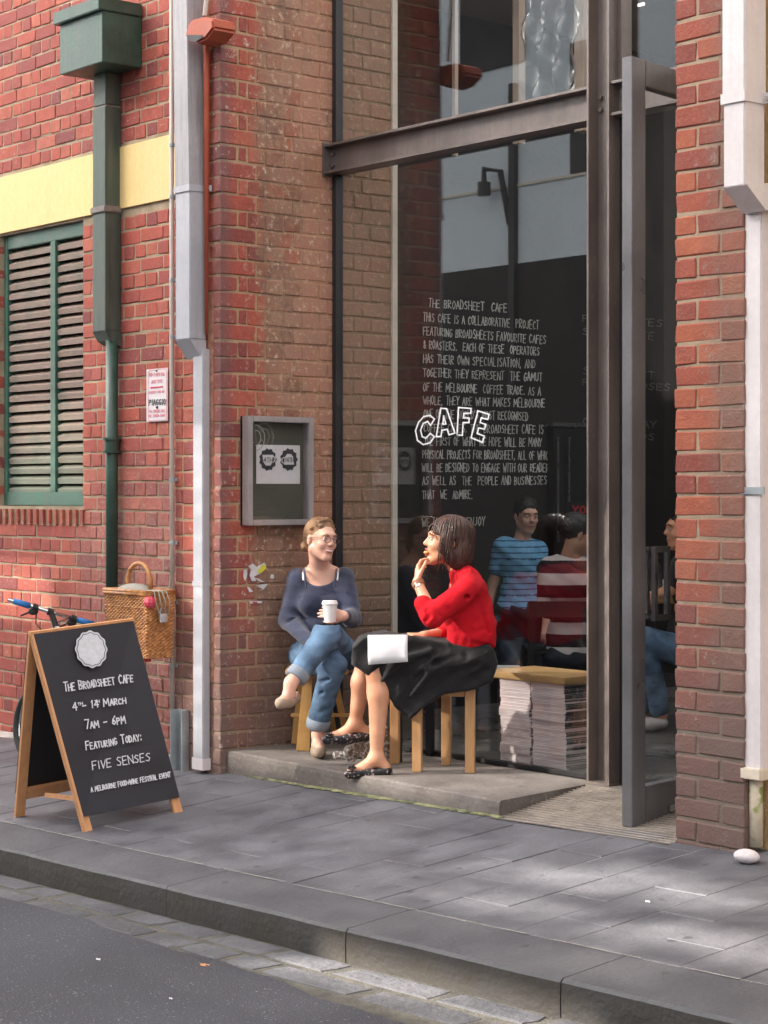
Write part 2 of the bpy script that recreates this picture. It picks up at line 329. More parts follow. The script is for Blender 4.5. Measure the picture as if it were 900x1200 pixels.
def glass_mat(name, base, gain, tint=(1, 1, 1), rough=0.0):
    m = bpy.data.materials.new(name); N, L = nt(m); N.remove(N['Principled BSDF']); out = N['Material Output']
    lw_ = N.new('ShaderNodeLayerWeight'); lw_.inputs[0].default_value = .5; fr = mth(N, L, 'ADD', mth(N, L, 'MULTIPLY', mth(N, L, 'POWER', lw_.outputs['Facing'], 5.), .96), .04)
    tr = node(N, L, 'ShaderNodeBsdfTransparent', {'Color': c4(tint)}).outputs[0]
    gl = node(N, L, 'ShaderNodeBsdfGlossy', {'Color': (1, 1, 1, 1), 'Roughness': rough}).outputs[0]
    f = mth(N, L, 'ADD', mth(N, L, 'MULTIPLY', fr, gain), base)
    mx = node(N, L, 'ShaderNodeMixShader', {0: f, 1: tr, 2: gl}); L.new(mx.outputs[0], out.inputs[0]); return m
MT['glass'] = glass_mat('shop_glass', .030, 1.05, (.95, .96, .96))
MT['caseglass'] = glass_mat('case_glass', .0, 1.0, (.95, .95, .95))
MT['doorglass'] = glass_mat('door_glass', .01, 1.2, (.95, .95, .95))

# ---------------------------------------------------------------- bricks
def brick_mesh(l, d, h, seed):
    rnd = random.Random(seed); bm = bmesh.new(); c = .0045
    for sx in (-1, 1):
        for sy in (-1, 1):
            for sz in (-1, 1):
                j = lambda: rnd.uniform(-.0032, .0032)
                jx, jy, jz = j(), j(), j()
                for k in range(3):
                    o = [c, c, c]; o[k] = 0; o = [q*rnd.uniform(.5, 1.5) for q in o]
                    bm.verts.new((sx*(l/2-o[0])+jx, sy*(d/2-o[1])+jy*.6, sz*(h/2-o[2])+jz))
    bmesh.ops.convex_hull(bm, input=bm.verts); bmesh.ops.recalc_face_normals(bm, faces=bm.faces)
    me = bpy.data.meshes.new('brick'); bm.to_mesh(me); bm.free(); return me
BL = {}
for nm, l in (('s', .230), ('h', .110), ('q', .050)): BL[nm] = [brick_mesh(l, .110, .076, i*7+len(nm)+int(l*1000)) for i in range(9)]
COURSE = .086
def proj(p):
    Zc = -p[0]*S_+p[1]*C_; return 450+F*(p[0]*C_+p[1]*S_)/Zc, 578-F*(p[2]-CZ)/Zc, Zc
def lay_bricks(parent, items, mat, limit=300):
    """items: (centre xyz of the outer face middle, axis 'x' or 'y', length, depth) ; outward normal -Y for 'x', +X for 'y'"""
    inv = []; rest = []
    for it in items:
        px, py, Z = proj(it[0]); vis = -15 < px < 915 and -15 < py < 1100
        inv.append((0 if vis else 1, Z, it))
    inv.sort(key=lambda t: (t[0], t[1])); base = wloc(parent); far = MB()
    for i, (nv, Z, (p, ax, l, hidden)) in enumerate(inv):
        kind = 's' if l > .17 else ('h' if l > .08 else 'q'); L0 = {'s': .23, 'h': .11, 'q': .05}[kind]
        pj = random.uniform(-.002, .0025)
        if ax == 'x': ctr = Vector((p[0]+random.uniform(-.0015, .0015), p[1]+.055-pj, p[2]+random.uniform(-.0018, .0018))); rot = 0
        else: ctr = Vector((p[0]-.055+pj, p[1]+random.uniform(-.0015, .0015), p[2]+random.uniform(-.0018, .0018))); rot = pi/2
        rr = rot+random.uniform(-.008, .008)
        me = BL[kind][random.randrange(9)]
        if i < limit and not nv:
            o = bpy.data.objects.new('brick', me); C.objects.link(o); o.parent = parent; o.location = ctr-base
            o.rotation_euler = (random.uniform(-.008, .008), random.uniform(-.006, .006), rr); o.scale = (l/L0, 1, random.uniform(.97, 1.02))
            if not me.materials: me.materials.append(None)
            o.material_slots[0].link = 'OBJECT'; o.material_slots[0].material = mat
        else:
            R = Matrix.Rotation(rr, 3, 'Z'); far.add([ctr+R @ Vector((v.co.x*l/L0, v.co.y, v.co.z)) for v in me.vertices], [tuple(f.vertices) for f in me.polygons])
    if far.v:
        o = far.build('brick_courses', mat, parent); o['kind'] = 'stuff'
def bond(a0, a1, odd, first=None):
    """lengths of one English-bond course running from a0 to a1 : list of (centre, length)"""
    out = []; a = a0; sgn = 1 if a1 > a0 else -1; tot = abs(a1-a0); x = 0; i = 0
    while x < tot-.02:
        l = (.23 if not odd else .11)
        if first and i < len(first): l = first[i]
        l = min(l, tot-x)
        if tot-(x+l+.01) < .04: l = tot-x
        if l > .03: out.append((a0+sgn*(x+l/2), l))
        x += l+.01; i += 1
    return out
def cut(segs, lo, hi):   # keep what lies outside lo..hi
    out = []
    for c, l in segs:
        a, b = c-l/2, c+l/2
        if b <= lo+.001 or a >= hi-.001: out.append((c, l)); continue
        if a < lo-.035: out.append(((a+lo)/2, lo-a))
        if b > hi+.035: out.append(((b+hi)/2, b-hi))
    return out

WY = 6.17; PY = 5.93; RX = -8.505
TOPZ = 5.3
# left wall
WIN = (-11.33, -10.293, 1.47, 3.20)        # louvred window opening x0,x1,z0,z1
BAND = (3.215, 3.575)
lw = thing('brick_wall', (-10, WY, .1), 'long red brick wall with the louvred window and yellow band, behind the chalkboard sign', 'brick wall')
b = MB()
for x0, x1, z0, z1 in ((-16, WIN[0], -.6, TOPZ), (WIN[0], WIN[1], -.6, WIN[2]), (WIN[0], WIN[1], WIN[3], TOPZ), (WIN[1], -8.60, -.6, TOPZ)): b.box(x0, x1, WY+.0045, WY+.30, z0, z1)
b.build('mortar', MT['mortar'], lw)
items = []; z = -.27; k = 0
while z < TOPZ-.05:
    zc = z+.038
    if not (BAND[0]-.02 < zc < BAND[1]+.02):
        segs = bond(-8.70, -13.6, k % 2 == 1, first=[.11, .05] if k % 2 else None)
        if WIN[2]-.10 < zc < WIN[3]: segs = cut(segs, WIN[0], WIN[1])
        for cx, l in segs: items.append(((cx, WY, zc), 'x', l, 0))
    z += COURSE; k += 1
lay_bricks(lw, items, MT['brick_wall'])
MB().box(-16, -8.60, WY-.012, WY+.1, *BAND).build('yellow_band', MT['band'], lw)
x = WIN[0]-.02
sm = MB().box(-.036, .036, -.035, .20, -.065, .065); sme = None
while x < WIN[1]:                                     # bull-nosed sill bricks on edge
    if sme is None:
        o = sm.build('sill_brick', MT['brick_pier'], lw, bevel=.02); sme = o.data; o.name = 'sill_brick'
    else:
        o = bpy.data.objects.new('sill_brick', sme); C.objects.link(o); o.parent = lw
        for v in (): pass
    o.location = Vector((x+.036, WY+.02, WIN[2]-.065))-wloc(lw)
    if o.data.users == 1:                              # first one: vertices were made relative to the wall's origin
        off = wloc(lw)
        for v in o.data.vertices: v.co += off
    x += .079

# louvred window
win = thing('louvre_window', (-10.8, WY+.05, WIN[2]), 'green framed timber louvre window under the yellow band', 'window')
fx0, fx1, fz0, fz1 = WIN[0]+.003, WIN[1]-.003, WIN[2]+.003, WIN[3]-.002
b = MB(); b.box(fx0, fx0+.05, WY+.035, WY+.12, fz0, fz1); b.build('window_frame', MT['green_win'], win, bevel=.004)
MB().box(fx0+.05, fx1, WY+.035, WY+.12, fz1-.085, fz1).build('head_rail', MT['green_win'], win, bevel=.004)
MB().box(fx0+.05, fx1, WY+.03, WY+.12, fz0, fz0+.085).build('bottom_rail', MT['green_win'], win, bevel=.004)
mx = -10.70; MB().box(mx-.032, mx+.032, WY+.03, WY+.12, fz0+.085, fz1-.085).build('mullion', MT['green_win'], win, bevel=.004)
MB().box(fx1-.015, fx1, WY+.04, WY+.12, fz0+.085, fz1-.085).build('stile', MT['green_win'], win)
MB().box(fx0+.05, fx1, WY+.16, WY+.17, fz0, fz1).build('backing', MT['black'], win)
for (a, c_) in ((fx0+.052, mx-.034), (mx+.034, fx1-.017)):
    me = None; zz = fz0+.115
    while zz < fz1-.10:
        if me is None:
            bb = MB(); L_ = (c_-a); T = .007
            prof = [(-.048, -.046), (-.052, -.014), (.030, .036), (.036, .022)]
            bb.v = [(x_, y_, z_) for x_ in (-L_/2, L_/2) for y_, z_ in prof]; bb.f = [(0, 1, 2, 3), (7, 6, 5, 4), (0, 4, 5, 1), (1, 5, 6, 2), (2, 6, 7, 3), (3, 7, 4, 0)]
            me = bpy.data.meshes.new('louvre_slat'); me.from_pydata(bb.v, [], bb.f); me.materials.append(MT['slat'])
        o = bpy.data.objects.new('louvre_slat', me); C.objects.link(o); o.parent = win
        o.location = Vector(((a+c_)/2, WY+.095, zz))-wloc(win); o.rotation_euler = (random.uniform(-.05, .05), random.uniform(-.004, .004), 0); zz += .0655

# left pillar with the recess wall
pl = thing('brick_pillar', (-8.7, PY, .1), 'weathered brick pillar and recess wall carrying the notice case, left of the cafe window', 'brick pillar')
b = MB(); b.box(-8.933, RX-.0045, PY+.0045, 6.69, -.4, TOPZ); b.box(-8.85, RX-.0045, 6.69, 7.10, -.4, TOPZ); b.build('mortar', MT['mortar_pier'], pl)
items = []; z = -.05; k = 0
while z < TOPZ-.05:
    zc = z+.038
    if k % 2 == 0:   # corner brick is a stretcher on the recess wall
        for cy, l in bond(PY, 7.10, False): items.append(((RX, cy, zc), 'y', l, 0))
        for cx, l in bond(RX-.12, -8.933, True): items.append(((cx, PY, zc), 'x', l, 0))
    else:
        seg = bond(PY, 7.10, True, first=[.11, .05])
        for cy, l in seg: items.append(((RX, cy, zc), 'y', l, 0))
        for cx, l in bond(RX-.12, -8.933, True, first=[.11, .11]): items.append(((cx, PY, zc), 'x', l, 0))
    z += COURSE; k += 1
lay_bricks(pl, items, MT['brick_pier'])
# right pillar
RP0, RP1 = -5.330, -4.975
pr = thing('brick_pillar', (-5.15, PY, .15), 'narrow red brick pillar darkening to grey at its foot, right of the open door', 'brick pillar')
MB().box(RP0+.007, RP1-.0045, PY+.0045, 6.9, -.2, TOPZ).build('mortar', MT['mortar_right'], pr)
items = []; z = .085; k = 0
while z < TOPZ-.05:
    zc = z+.038; h = k % 2 == 0
    for cx, l in (((RP0+.115, .23), (RP0+.115+.115+.01+.0575, .115)) if h else ((RP0+.055, .11), (RP0+.11+.01+.1175, .235))): items.append(((cx, PY, zc), 'x', l, 0))
    for cy, l in bond(PY+(.12 if h else .12), 6.9, not h): items.append(((RP1, cy, zc), 'y', l, 0))
    z += COURSE; k += 1
lay_bricks(pr, items, MT['brick_right'])
# ochre neighbour
nb = thing('rendered_wall', (-4.5, 6.0, .1), 'strip of ochre rendered wall at the right edge', 'wall')
X0 = onY(888.5, 600, 6.03).x
MB().box(X0, 6, 6.03, 6.6, -.3, TOPZ+1).build('render_face', MT['ochre'], nb)
MB().box(RP1-.007, X0, 6.20, 6.35, -.2, TOPZ).build('recess_strip', MT['mortar_pier'], nb)

# ---------------------------------------------------------------- pipes
def rect_pipe(mb, x0, x1, y0, y1, z0, z1): mb.box(x0, x1, y0, y1, z0, z1)
# green hopper and downpipe
hp = thing('downpipe', (-10.05, WY-.1, .2), 'dark green downpipe with a box rainhead, between louvre window and parking sign', 'downpipe')
YF = 5.905
hx0 = onY(70, 50, YF).x; hx1 = onY(120, 50, YF).x
ztop = onY(120, 12, YF).z; zbot = onY(120, 72, YF).z
b = MB(); b.box(hx0, hx1, YF, WY-.002, zbot, ztop); b.build('rainhead', MT['green'], hp, bevel=.004)
MB().box(hx0-.03, hx1+.012, YF-.03, WY-.004, ztop+.001, ztop+.075).build('rainhead_lip', MT['green'], hp, bevel=.005)
YP = 6.06
gx0 = onY(108.5, 300, YP).x; gx1 = onY(123.5, 300, YP).x
z_up = onY(120, 125, YP).z; zl = onY(120, 388, YP).z; z_c = onY(120, 245, YP).z
MB().box(gx0+.004, gx1-.004, YP+.004, WY-.003, z_up+.012, zbot+.002).build('pipe_neck', MT['green_old'], hp, bevel=.004)
MB().box(gx0, gx1, YP, WY-.003, zl, z_up).build('pipe_section', MT['green_old'], hp, bevel=.004)
MB().box(gx0-.012, gx1+.012, YP-.012, WY-.002, z_c-.02, z_c+.02).build('joint_collar', MT['lead'], hp, bevel=.006)
MB().box(gx0+.01, gx1-.008, YP+.01, WY-.004, z_up-.004, z_up+.016).build('joint_collar', MT['lead'], hp)
TY = WY-.045; tx = onY(131, 600, TY).x
b = MB(); b.prism([(gx0, YP, zl), (gx0, WY-.003, zl), (gx0, WY-.006, zl-.09), (gx0, WY-.075, zl-.055)], (gx1-gx0, 0, 0)); b.build('pipe_elbow', MT['green_old'], hp)
b = MB(); b.tube([(tx, TY, onY(131, 696, TY).z), (tx, TY, zl-.03)], .036, 14); b.build('lower_pipe', MT['green'], hp, smooth=True)
zz = onY(131, 522, TY).z; b = MB(); b.tube([(tx, TY, zz-.045), (tx, TY, zz+.045)], .045, 14); b.tube([(tx, TY, zz-.045), (tx, TY, zz-.03)], .056, 14); b.tube([(tx, TY, zz+.03), (tx, TY, zz+.045)], .056, 14); b.build('pipe_socket', MT['green'], hp)
MB().tube([(tx, TY, .0), (tx, TY, onY(131, 696, TY).z)], .034, 12).build('pipe_foot', MT['green'], hp, smooth=True)
# grey downpipe on the left pillar
gp = thing('downpipe', (-8.8, PY-.1, .1), 'pale grey rectangular downpipe on the corner pillar, left of the red conduit', 'downpipe')
YG = PY-.115; ax0 = onY(205.5, 300, YG).x; ax1 = onY(222.5, 300, YG).x
zb = onY(215, 220, YG).z; ze = onY(215, 398, YG).z
MB().box(ax0, ax1, YG, PY-.012, ze, zb).build('pipe_section', MT['greypipe'], gp, bevel=.005)
b = MB(); q = -.035; b.add([(ax0+d1, y_, z_) for z_, d1 in ((zb+.004, 0), (TOPZ, q)) for y_ in (YG-.004, PY-.010) for d1 in (d1, d1)][:0], [])
b.add([(ax0, YG-.004, zb), (ax1+.004, YG-.004, zb), (ax1+.004, PY-.01, zb), (ax0, PY-.01, zb), (ax0-.05, YG-.004, TOPZ), (ax1-.046, YG-.004, TOPZ), (ax1-.046, PY-.01, TOPZ), (ax0-.05, PY-.01, TOPZ)],
      [(0, 3, 2, 1), (4, 5, 6, 7), (0, 1, 5, 4), (1, 2, 6, 5), (2, 3, 7, 6), (3, 0, 4, 7)]); b.build('upper_pipe', MT['greypipe_up'], gp, bevel=.005)
b = MB(); b.box(ax0-.006, ax1+.006, YG-.008, PY-.003, zb-.022, zb+.012); b.box(ax1+.006, ax1+.05, PY-.018, PY-.010, zb-.022, zb+.012); b.build('pipe_bracket', MT['greypipe'], gp)
MB().tube([(ax1+.035, PY-.026, zb-.005), (ax1+.035, PY-.016, zb-.005)], .008, 8).build('screw', MT['chrome'], gp)
lx0 = onY(226, 600, PY-.05).x; lx1 = onY(237.5, 600, PY-.05).x
b = MB(); b.prism([(ax0, YG, ze), (ax0, PY-.012, ze), (ax0, PY-.010, ze-.085), (ax0, PY-.045, ze-.095)], (ax1-ax0, 0, 0)); b.build('pipe_elbow', MT['greypipe'], gp)
MB().box(lx0, lx1, PY-.05, PY-.003, onY(232, 893, PY).z, ze-.05).build('lower_pipe', MT['greypipe'], gp, bevel=.004)
zj = onY(232, 683, PY).z; MB().box(lx0-.003, lx1+.003, PY-.053, PY-.003, zj-.012, zj+.012).build('joint_collar', MT['greypipe'], gp)
MB().box(lx0-.004, lx1+.004, PY-.054, PY-.002, onY(232, 897, PY).z-.01, onY(232, 886, PY).z).build('pipe_shoe', MT['whitepipe'], gp)
# beige conduit with clips
cd = thing('conduit', (-9, PY-.02, .2), 'thin beige conduit with saddle clips running up the pillar edge', 'conduit')
cx = onY(201.5, 500, PY-.02).x
MB().tube([(cx+.005, PY-.02, .35), (cx, PY-.02, 2.3), (cx-.005, PY-.02, TOPZ)], .0125, 10).build('tube', MT['conduit'], cd, smooth=True)
for py in (170, 230, 328, 395, 562, 636, 706, 780):
    zc = onY(202, py, PY-.02).z; b = MB(); b.box(cx-.016, cx+.035, PY-.012, PY-.004, zc-.01, zc+.01); b.tube([(cx, PY-.02, zc-.009), (cx, PY-.02, zc+.009)], .016, 10); b.build('saddle_clip', MT['galv'], cd)
# red conduit and its cap
rc_ = thing('conduit', (-8.6, PY-.03, 2), 'terracotta red conduit hanging from a painted cap beside the brick corner', 'conduit')
cx = onY(242, 300, PY-.03).x
b = MB(); b.tube([(cx, PY-.03, onY(242, 392, PY).z), (cx, PY-.03, onY(242, 60, PY).z), (cx, PY-.035, onY(241, 40, PY).z)], .017, 12, rs=[.009, .017, .017]); b.build('tube', MT['orange'], rc_, smooth=True)
for py in (137, 292): zc = onY(242, py, PY).z; MB().tube([(cx+.02, PY-.01, zc), (cx+.035, PY-.012, zc)], .006, 6).build('screw', MT['chrome'], rc_)
cc = onY(235, 36, PY-.1)
cpts = [onY(x, y, PY-.17) for x, y in ((216, 41), (221, 24), (238, 19), (249, 22), (250, 33), (240, 46), (229, 51), (220, 47))]
MB().prism(cpts, (0, .15, 0)).build('cap', MT['orange'], rc_, bevel=.012)
MB().prism([q_+Vector((0, -.004, 0)) for q_ in [onY(x, y, PY-.17) for x, y in ((219, 41), (237, 41), (238, 44), (229, 49.5), (221, 46))]], (0, .003, 0)).build('cap_mouth', MT['darksteel'], rc_)
MB().tube([cc+Vector((.01, .02, .08)), cc+Vector((.06, .03, .45)), cc+Vector((.08, .03, .8))], .012, 8).build('feed_pipe', MT['conduit'], rc_)
# painted orange stripe fading down the pillar
for i, (z0, z1) in enumerate(((1.9, 2.6), (1.2, 1.9), (.55, 1.2))):
    MB().box(cx-.028, cx+.022, PY-.0035, PY+.02, z0+.002, z1).build('painted_stripe', M('faded_stripe', (.36-.03*i, .13, .08), .85, 0, .3, 25, .3, 60, coord='Position', col2=(.46, .26, .17)), pl)
# galvanised channel at the pillar's foot
gc = MB(); gx = onY(203, 850, PY-.04).x; gx2 = onY(214, 850, PY-.04).x
z0, z1 = onY(208, 903, PY).z, onY(208, 830, PY).z
gc.box(gx, gx+.006, PY-.06, PY-.003, z0, z1); gc.box(gx+.0061, gx2, PY-.012, PY-.004, z0, z1); gc.box(gx2+.0001, gx2+.006, PY-.05, PY-.003, z0, z1)
tag(gc.build('cable_guard', MT['galv']), 'short galvanised channel guarding the conduit at the pillar foot', 'cable guard')
# right white downpipe
wp = thing('downpipe', (-4.98, PY, .15), 'white rectangular downpipe dropping beside the right brick pillar', 'downpipe')
YW = 5.80; wx0 = onY(847.5, 100, YW).x; wx1 = onY(872.5, 100, YW).x
zt = onY(860, 115, YW).z; zb_ = onY(860, 219, YW).z
MB().box(wx0, wx1, YW, PY-.01, zb_, zt-.003).build('pipe_section', MT['whitepipe'], wp, bevel=.005)
MB().box(wx0-.004, wx1+.004, YW-.004, PY-.006, zt+.003, TOPZ).build('upper_pipe', MT['whitepipe'], wp, bevel=.005)
b = MB(); b.box(wx0-.007, wx1+.007, YW-.008, PY-.003, zt-.018, zt+.022); b.box(wx1+.008, wx1+.05, PY-.03, PY-.015, zt-.018, zt+.022); b.build('pipe_bracket', MT['whitepipe'], wp)
MB().tube([(wx1+.03, PY-.04, zt), (wx1+.03, PY-.02, zt)], .009, 8).build('screw', MT['chrome'], wp)
lx0 = onY(871.5, 600, PY+.01).x; lx1 = onY(892, 600, PY+.01).x; zbb = onY(882, 905, PY).z
b = MB(); b.prism([(wx0, YW, zb_), (wx0, PY+.06, zb_+.03), (wx0, PY+.09, zb_-.08), (wx0, PY-.02, zb_-.085)], (wx1-wx0+.012, 0, 0)); b.build('pipe_elbow', MT['whitepipe'], wp)
MB().box(lx0, lx1, PY+.01, PY+.075, zbb, zb_-.04).build('lower_pipe', MT['whitepipe'], wp, bevel=.005)
MB().box(lx0-.008, lx1+.006, PY-.004, PY+.08, zbb-.03, zbb+.015).build('pipe_shoe', M('cream_shoe', (.72, .62, .50), .6), wp, bevel=.004)
q = onY(884, 985, PY+.04); MB().tube([(q.x, PY+.05, gz(-4.9, 5.95)+.02), (q.x, PY+.05, zbb-.02)], .028, 12).build('clay_pipe', M('cream_pipe', (.58, .50, .38), .7, 0, .2, 10, .2, 50, speck=((.2, .25, .04), 14, .55, .9)), wp, smooth=True)
zs = onY(880, 575, PY).z; b = MB(); b.box(lx0-.012, lx1+.02, PY+.002, PY+.008, zs-.014, zs+.014); b.build('pipe_strap', MT['galv'], wp)
rk = onG(875, 1012); b = MB(); b.ball(rk+Vector((0, 0, .028)), (.055, .042, .027), 14, 9); tag(b.build('stone', MT['rock'], smooth=True), 'smooth pale pinkish stone on the paving at the downpipe foot', 'stone')

# ---------------------------------------------------------------- ground
def sheet(name, x0, x1, y0, y1, zf, mat, nx=1, ny=1, kind='structure'):
    b = MB(); vs = []; 
    for j in range(ny+1):
        for i in range(nx+1):
            x = x0+(x1-x0)*i/nx; y = y0+(y1-y0)*j/ny; vs.append((x, y, zf(x, y)))
    b.add(vs, [(j*(nx+1)+i, j*(nx+1)+i+1, (j+1)*(nx+1)+i+1, (j+1)*(nx+1)+i) for j in range(ny) for i in range(nx)])
    return tag(b.build(name, mat), None, None, None, kind)
sheet('ground', -150, 150, -150, 4.40, lambda x, y: -.117+GX*(x+5.45)-.012*(4.34-max(y, -5)) - .03, MT['asphalt'], 30, 30)
sheet('road', -60, 40, -5.0, 4.36, rz, MT['asphalt'], 40, 30)
fp = tag(MB().add([(-30, 4.60, gz(-30, 4.6)-.003), (12, 4.60, gz(12, 4.6)-.003), (12, 6.6, gz(12, 6.6)-.003), (-30, 6.6, gz(-30, 6.6)-.003)], [(0, 1, 2, 3)]).build('footpath', MT['paverjoint']), None, None, None, 'structure')
me = None; rows = []; x = -5.42+.2515*8
xs = -5.42-.2515*30; i = 0
slab = []
while xs < -1.2:
    ph = 0 if (round((xs+5.42)/.2515)) % 2 == 0 else .245
    y = 4.648
    cuts = [4.648]+[yy for yy in [4.375+ph+.49*k for k in range(8)] if 4.70 < yy < 6.0]+[6.03]
    for a, b_ in zip(cuts, cuts[1:]): slab.append((xs, a, b_))
    xs += .2515
for (xs, a, b_) in slab:
    x0, x1, y0, y1 = xs+.0022, xs+.2493, a+.0018, b_-.0018
    if x1-x0 < .02: continue
    dz = random.uniform(-.002, .002); tx_ = random.uniform(-.001, .001); b = MB(); c = .002
    def Z(x, y): return gz(x, y)+dz+(tx_ if x < (x0+x1)/2 else -tx_)
    ring = lambda o, d: [(x, y, Z(x, y)-d) for x, y in ((x0+o, y0+o), (x1-o, y0+o), (x1-o, y1-o), (x0+o, y1-o))]
    b.add(ring(c, 0)+ring(0, .002)+ring(0, .03), [(0, 1, 2, 3)]+[(4*k+i, 4*k+4+i, 4*k+4+(i+1) % 4, 4*k+(i+1) % 4) for k in (0, 1) for i in range(4)])
    b.build('paving_slab', MT['paver'], fp)
# kerb stones
kb = tag(MB().add([(-30, 4.36, gz(-30, 4.36)-.16), (12, 4.36, gz(12, 4.36)-.16), (12, 4.62, gz(12, 4.62)-.16), (-30, 4.62, gz(-30, 4.62)-.16)], [(0, 1, 2, 3)]).build('kerb', MT['dirt']), None, None, None, 'structure')
kj = [-4.38-1.11*k for k in range(-4, 16)]
kj[4] = -4.38; kj[5] = -5.45; kj[6] = -6.60
for a, b_ in zip(kj[1:], kj):
    b = MB(); x0, x1 = a+.002, b_-.002; n = 6; vs = []
    prof = [(4.345, -.26), (4.340, -.06), (4.342, -.014), (4.352, -.003), (4.62, 0.0), (4.643, -.001), (4.643, -.2)]
    j = random.uniform(-.003, .003)
    for i in range(n+1):
        x = x0+(x1-x0)*i/n; wv = .003*sin(x*7.1)+.002*sin(x*17)
        vs += [(x, y+(wv+j if y < 4.4 else 0), gz(x, y)+z_) for y, z_ in prof]
    m_ = len(prof)
    b.add(vs, [(i*m_+k, (i+1)*m_+k, (i+1)*m_+k+1, i*m_+k+1) for i in range(n) for k in range(m_-1)]+[tuple(range(m_)), tuple(n*m_+k for k in range(m_))])
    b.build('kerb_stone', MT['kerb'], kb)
b = MB(); rnd = random.Random(21); x = -13.
while x < -2.5:
    l = rnd.uniform(.04, .22); wd = rnd.uniform(.003, .009)
    if rnd.random() < .85: b.add([(x, 4.6455-wd/2, gz(x, 4.646)+.0012), (x+l, 4.6455-wd/2, gz(x+l, 4.646)+.0012), (x+l, 4.6455+wd/2, gz(x+l, 4.646)+.0012), (x, 4.6455+wd/2, gz(x, 4.646)+.0012)], [(0, 1, 2, 3)])
    x += l
b.build('mortar_line', M('pale_mortar', (.34, .32, .29), .95, 0, .3, 20, .3, 60), kb)
# gutter of bluestone pitchers
def edge_y(x): # asphalt edge
    t = (x+8.0)/4.0; return 4.13-.16*max(0, t)-.10*max(0, t-.5)
gt = tag(sheet('gutter', -13, -2.5, 3.55, 4.345, lambda x, y: rz(x, y)+.004, MT['dirt'], 20, 6), None, None, None, 'structure')
rnd = random.Random(11); x = -12.8
cols = []
for row, (ya, yb) in enumerate(((4.19, 4.335), (4.03, 4.175), (3.86, 4.015), (3.69, 3.845))):
    x = -12.8+row*.13
    while x < -2.8:
        l = rnd.uniform(.22, .58); xm = x+l/2
        if ya > edge_y(xm)-.10:
            pts = [(x+rnd.uniform(0, .03), ya+rnd.uniform(0, .016)), (xm, ya+rnd.uniform(-.004, .012)), (x+l-rnd.uniform(0, .03), ya+rnd.uniform(0, .016)), (x+l-rnd.uniform(.0, .02), (ya+yb)/2), (x+l-rnd.uniform(0, .03), yb-rnd.uniform(0, .016)), (xm, yb-rnd.uniform(-.004, .012)), (x+rnd.uniform(0, .03), yb-rnd.uniform(0, .016)), (x+rnd.uniform(0, .02), (ya+yb)/2)]
            h = rnd.uniform(.006, .011); b = MB()
            def sc(p, f): return (xm+(p[0]-xm)*f, (ya+yb)/2+(p[1]-(ya+yb)/2)*f)
            top = [sc(p, .80) for p in pts]; mid = [sc(p, .93) for p in pts]
            vs = [(px, py, rz(px, py)+h) for px, py in top]+[(px, py, rz(px, py)+h*.75) for px, py in mid]+[(px, py, rz(px, py)-.02) for px, py in pts]
            b.add(vs, [tuple(range(8))]+[(8*k+i, 8*k+8+i, 8*k+8+(i+1) % 8, 8*k+(i+1) % 8) for k in (0, 1) for i in range(8)])
            b.build('gutter_stone', MT['pitcher'], gt, smooth=False)
        x += l
# asphalt skin lapping the pitchers
b = MB(); n = 60; vs = []
for i in range(n+1):
    x = -13+11*i/n; e = edge_y(x)+.018*sin(x*5.3)+.012*sin(x*13.7)
    vs += [(x, 2.5, rz(x, 2.5)+.008), (x, e-.05, rz(x, e)+.018), (x, e, rz(x, e)+.002)]
b.add(vs, [(3*i+k, 3*i+3+k, 3*i+4+k, 3*i+1+k) for i in range(n) for k in (0, 1)])
o = b.build('road', MT['asphalt'], smooth=True); tag(o, None, None, None, 'structure')
# litter
for px, py, m, s, lb in ((240, 1132, 'leaf', .019, 'orange dry leaf lying on the gutter stones'), (115, 1125, 'paper', .009, 'white scrap of paper lying on the asphalt'), (200, 1171, 'paper', .006, 'tiny pale scrap low on the asphalt, below the leaf')):
    p = onP(px, py, Vector((-6, 4, rz(-6, 4)+.014)), Vector((-GX, .0, 1)))
    b = MB(); b.prism([p+Vector((s*1.3*cos(a), s*.8*sin(a), .002*(a % 2))) for a in (0, 1.1, 2.3, 3.4, 4.6, 5.5)], (0, 0, .003))
    tag(b.build('dry_leaf' if m == 'leaf' else 'litter', MT[m]), lb, 'leaf' if m == 'leaf' else 'litter')
p = onG(759, 1058); b = MB(); b.prism([p+Vector((.012*cos(a), .007*sin(a), .003)) for a in (0, 1.5, 3, 4.4)], (0, 0, .004)); tag(b.build('litter', MT['paper']), 'white cigarette butt on the sunlit paving slab', 'litter')

# step
st = thing('doorstep', (-7.4, 6.3, .1), 'grey concrete step under the two seated women', 'step')
def step_poly(z): return [(-8.575, 5.965, z), (-6.345, 5.915, z), (-6.46, 6.66, z), (-8.50, 6.66, z)]
b = MB(); lo = [Vector(p) for p in step_poly(-.1)]; hi = [Vector(p) for p in step_poly(STEP)]
n = 24; front = []
vs = []
for i in range(n+1):
    t = i/n; p = lo[0].lerp(lo[1], t); wv = .004*sin(t*23)+.003*sin(t*51)
    vs += [(p.x, p.y+wv-.003, -.1), (p.x, p.y+wv, STEP-.03), (p.x, p.y+wv+.004, STEP-.008), (p.x, p.y+wv+.014, STEP), (p.x+(hi[3].x-hi[0].x)*(1-t)+(hi[2].x-hi[1].x)*t, 6.66, STEP)]
b.add(vs, [(5*i+k, 5*i+5+k, 5*i+6+k, 5*i+1+k) for i in range(n) for k in range(4)]+[(0, 1, 2, 3, 4), tuple(5*n+k for k in (0, 1, 2, 3, 4))])
e = 5*n
b.add([(-6.345, 5.915, -.1), (-6.46, 6.66, -.1), (-6.46, 6.66, STEP), (-6.345, 5.93, STEP)], [(0, 1, 2, 3)])
b.build('slab', MT['concrete'], st)
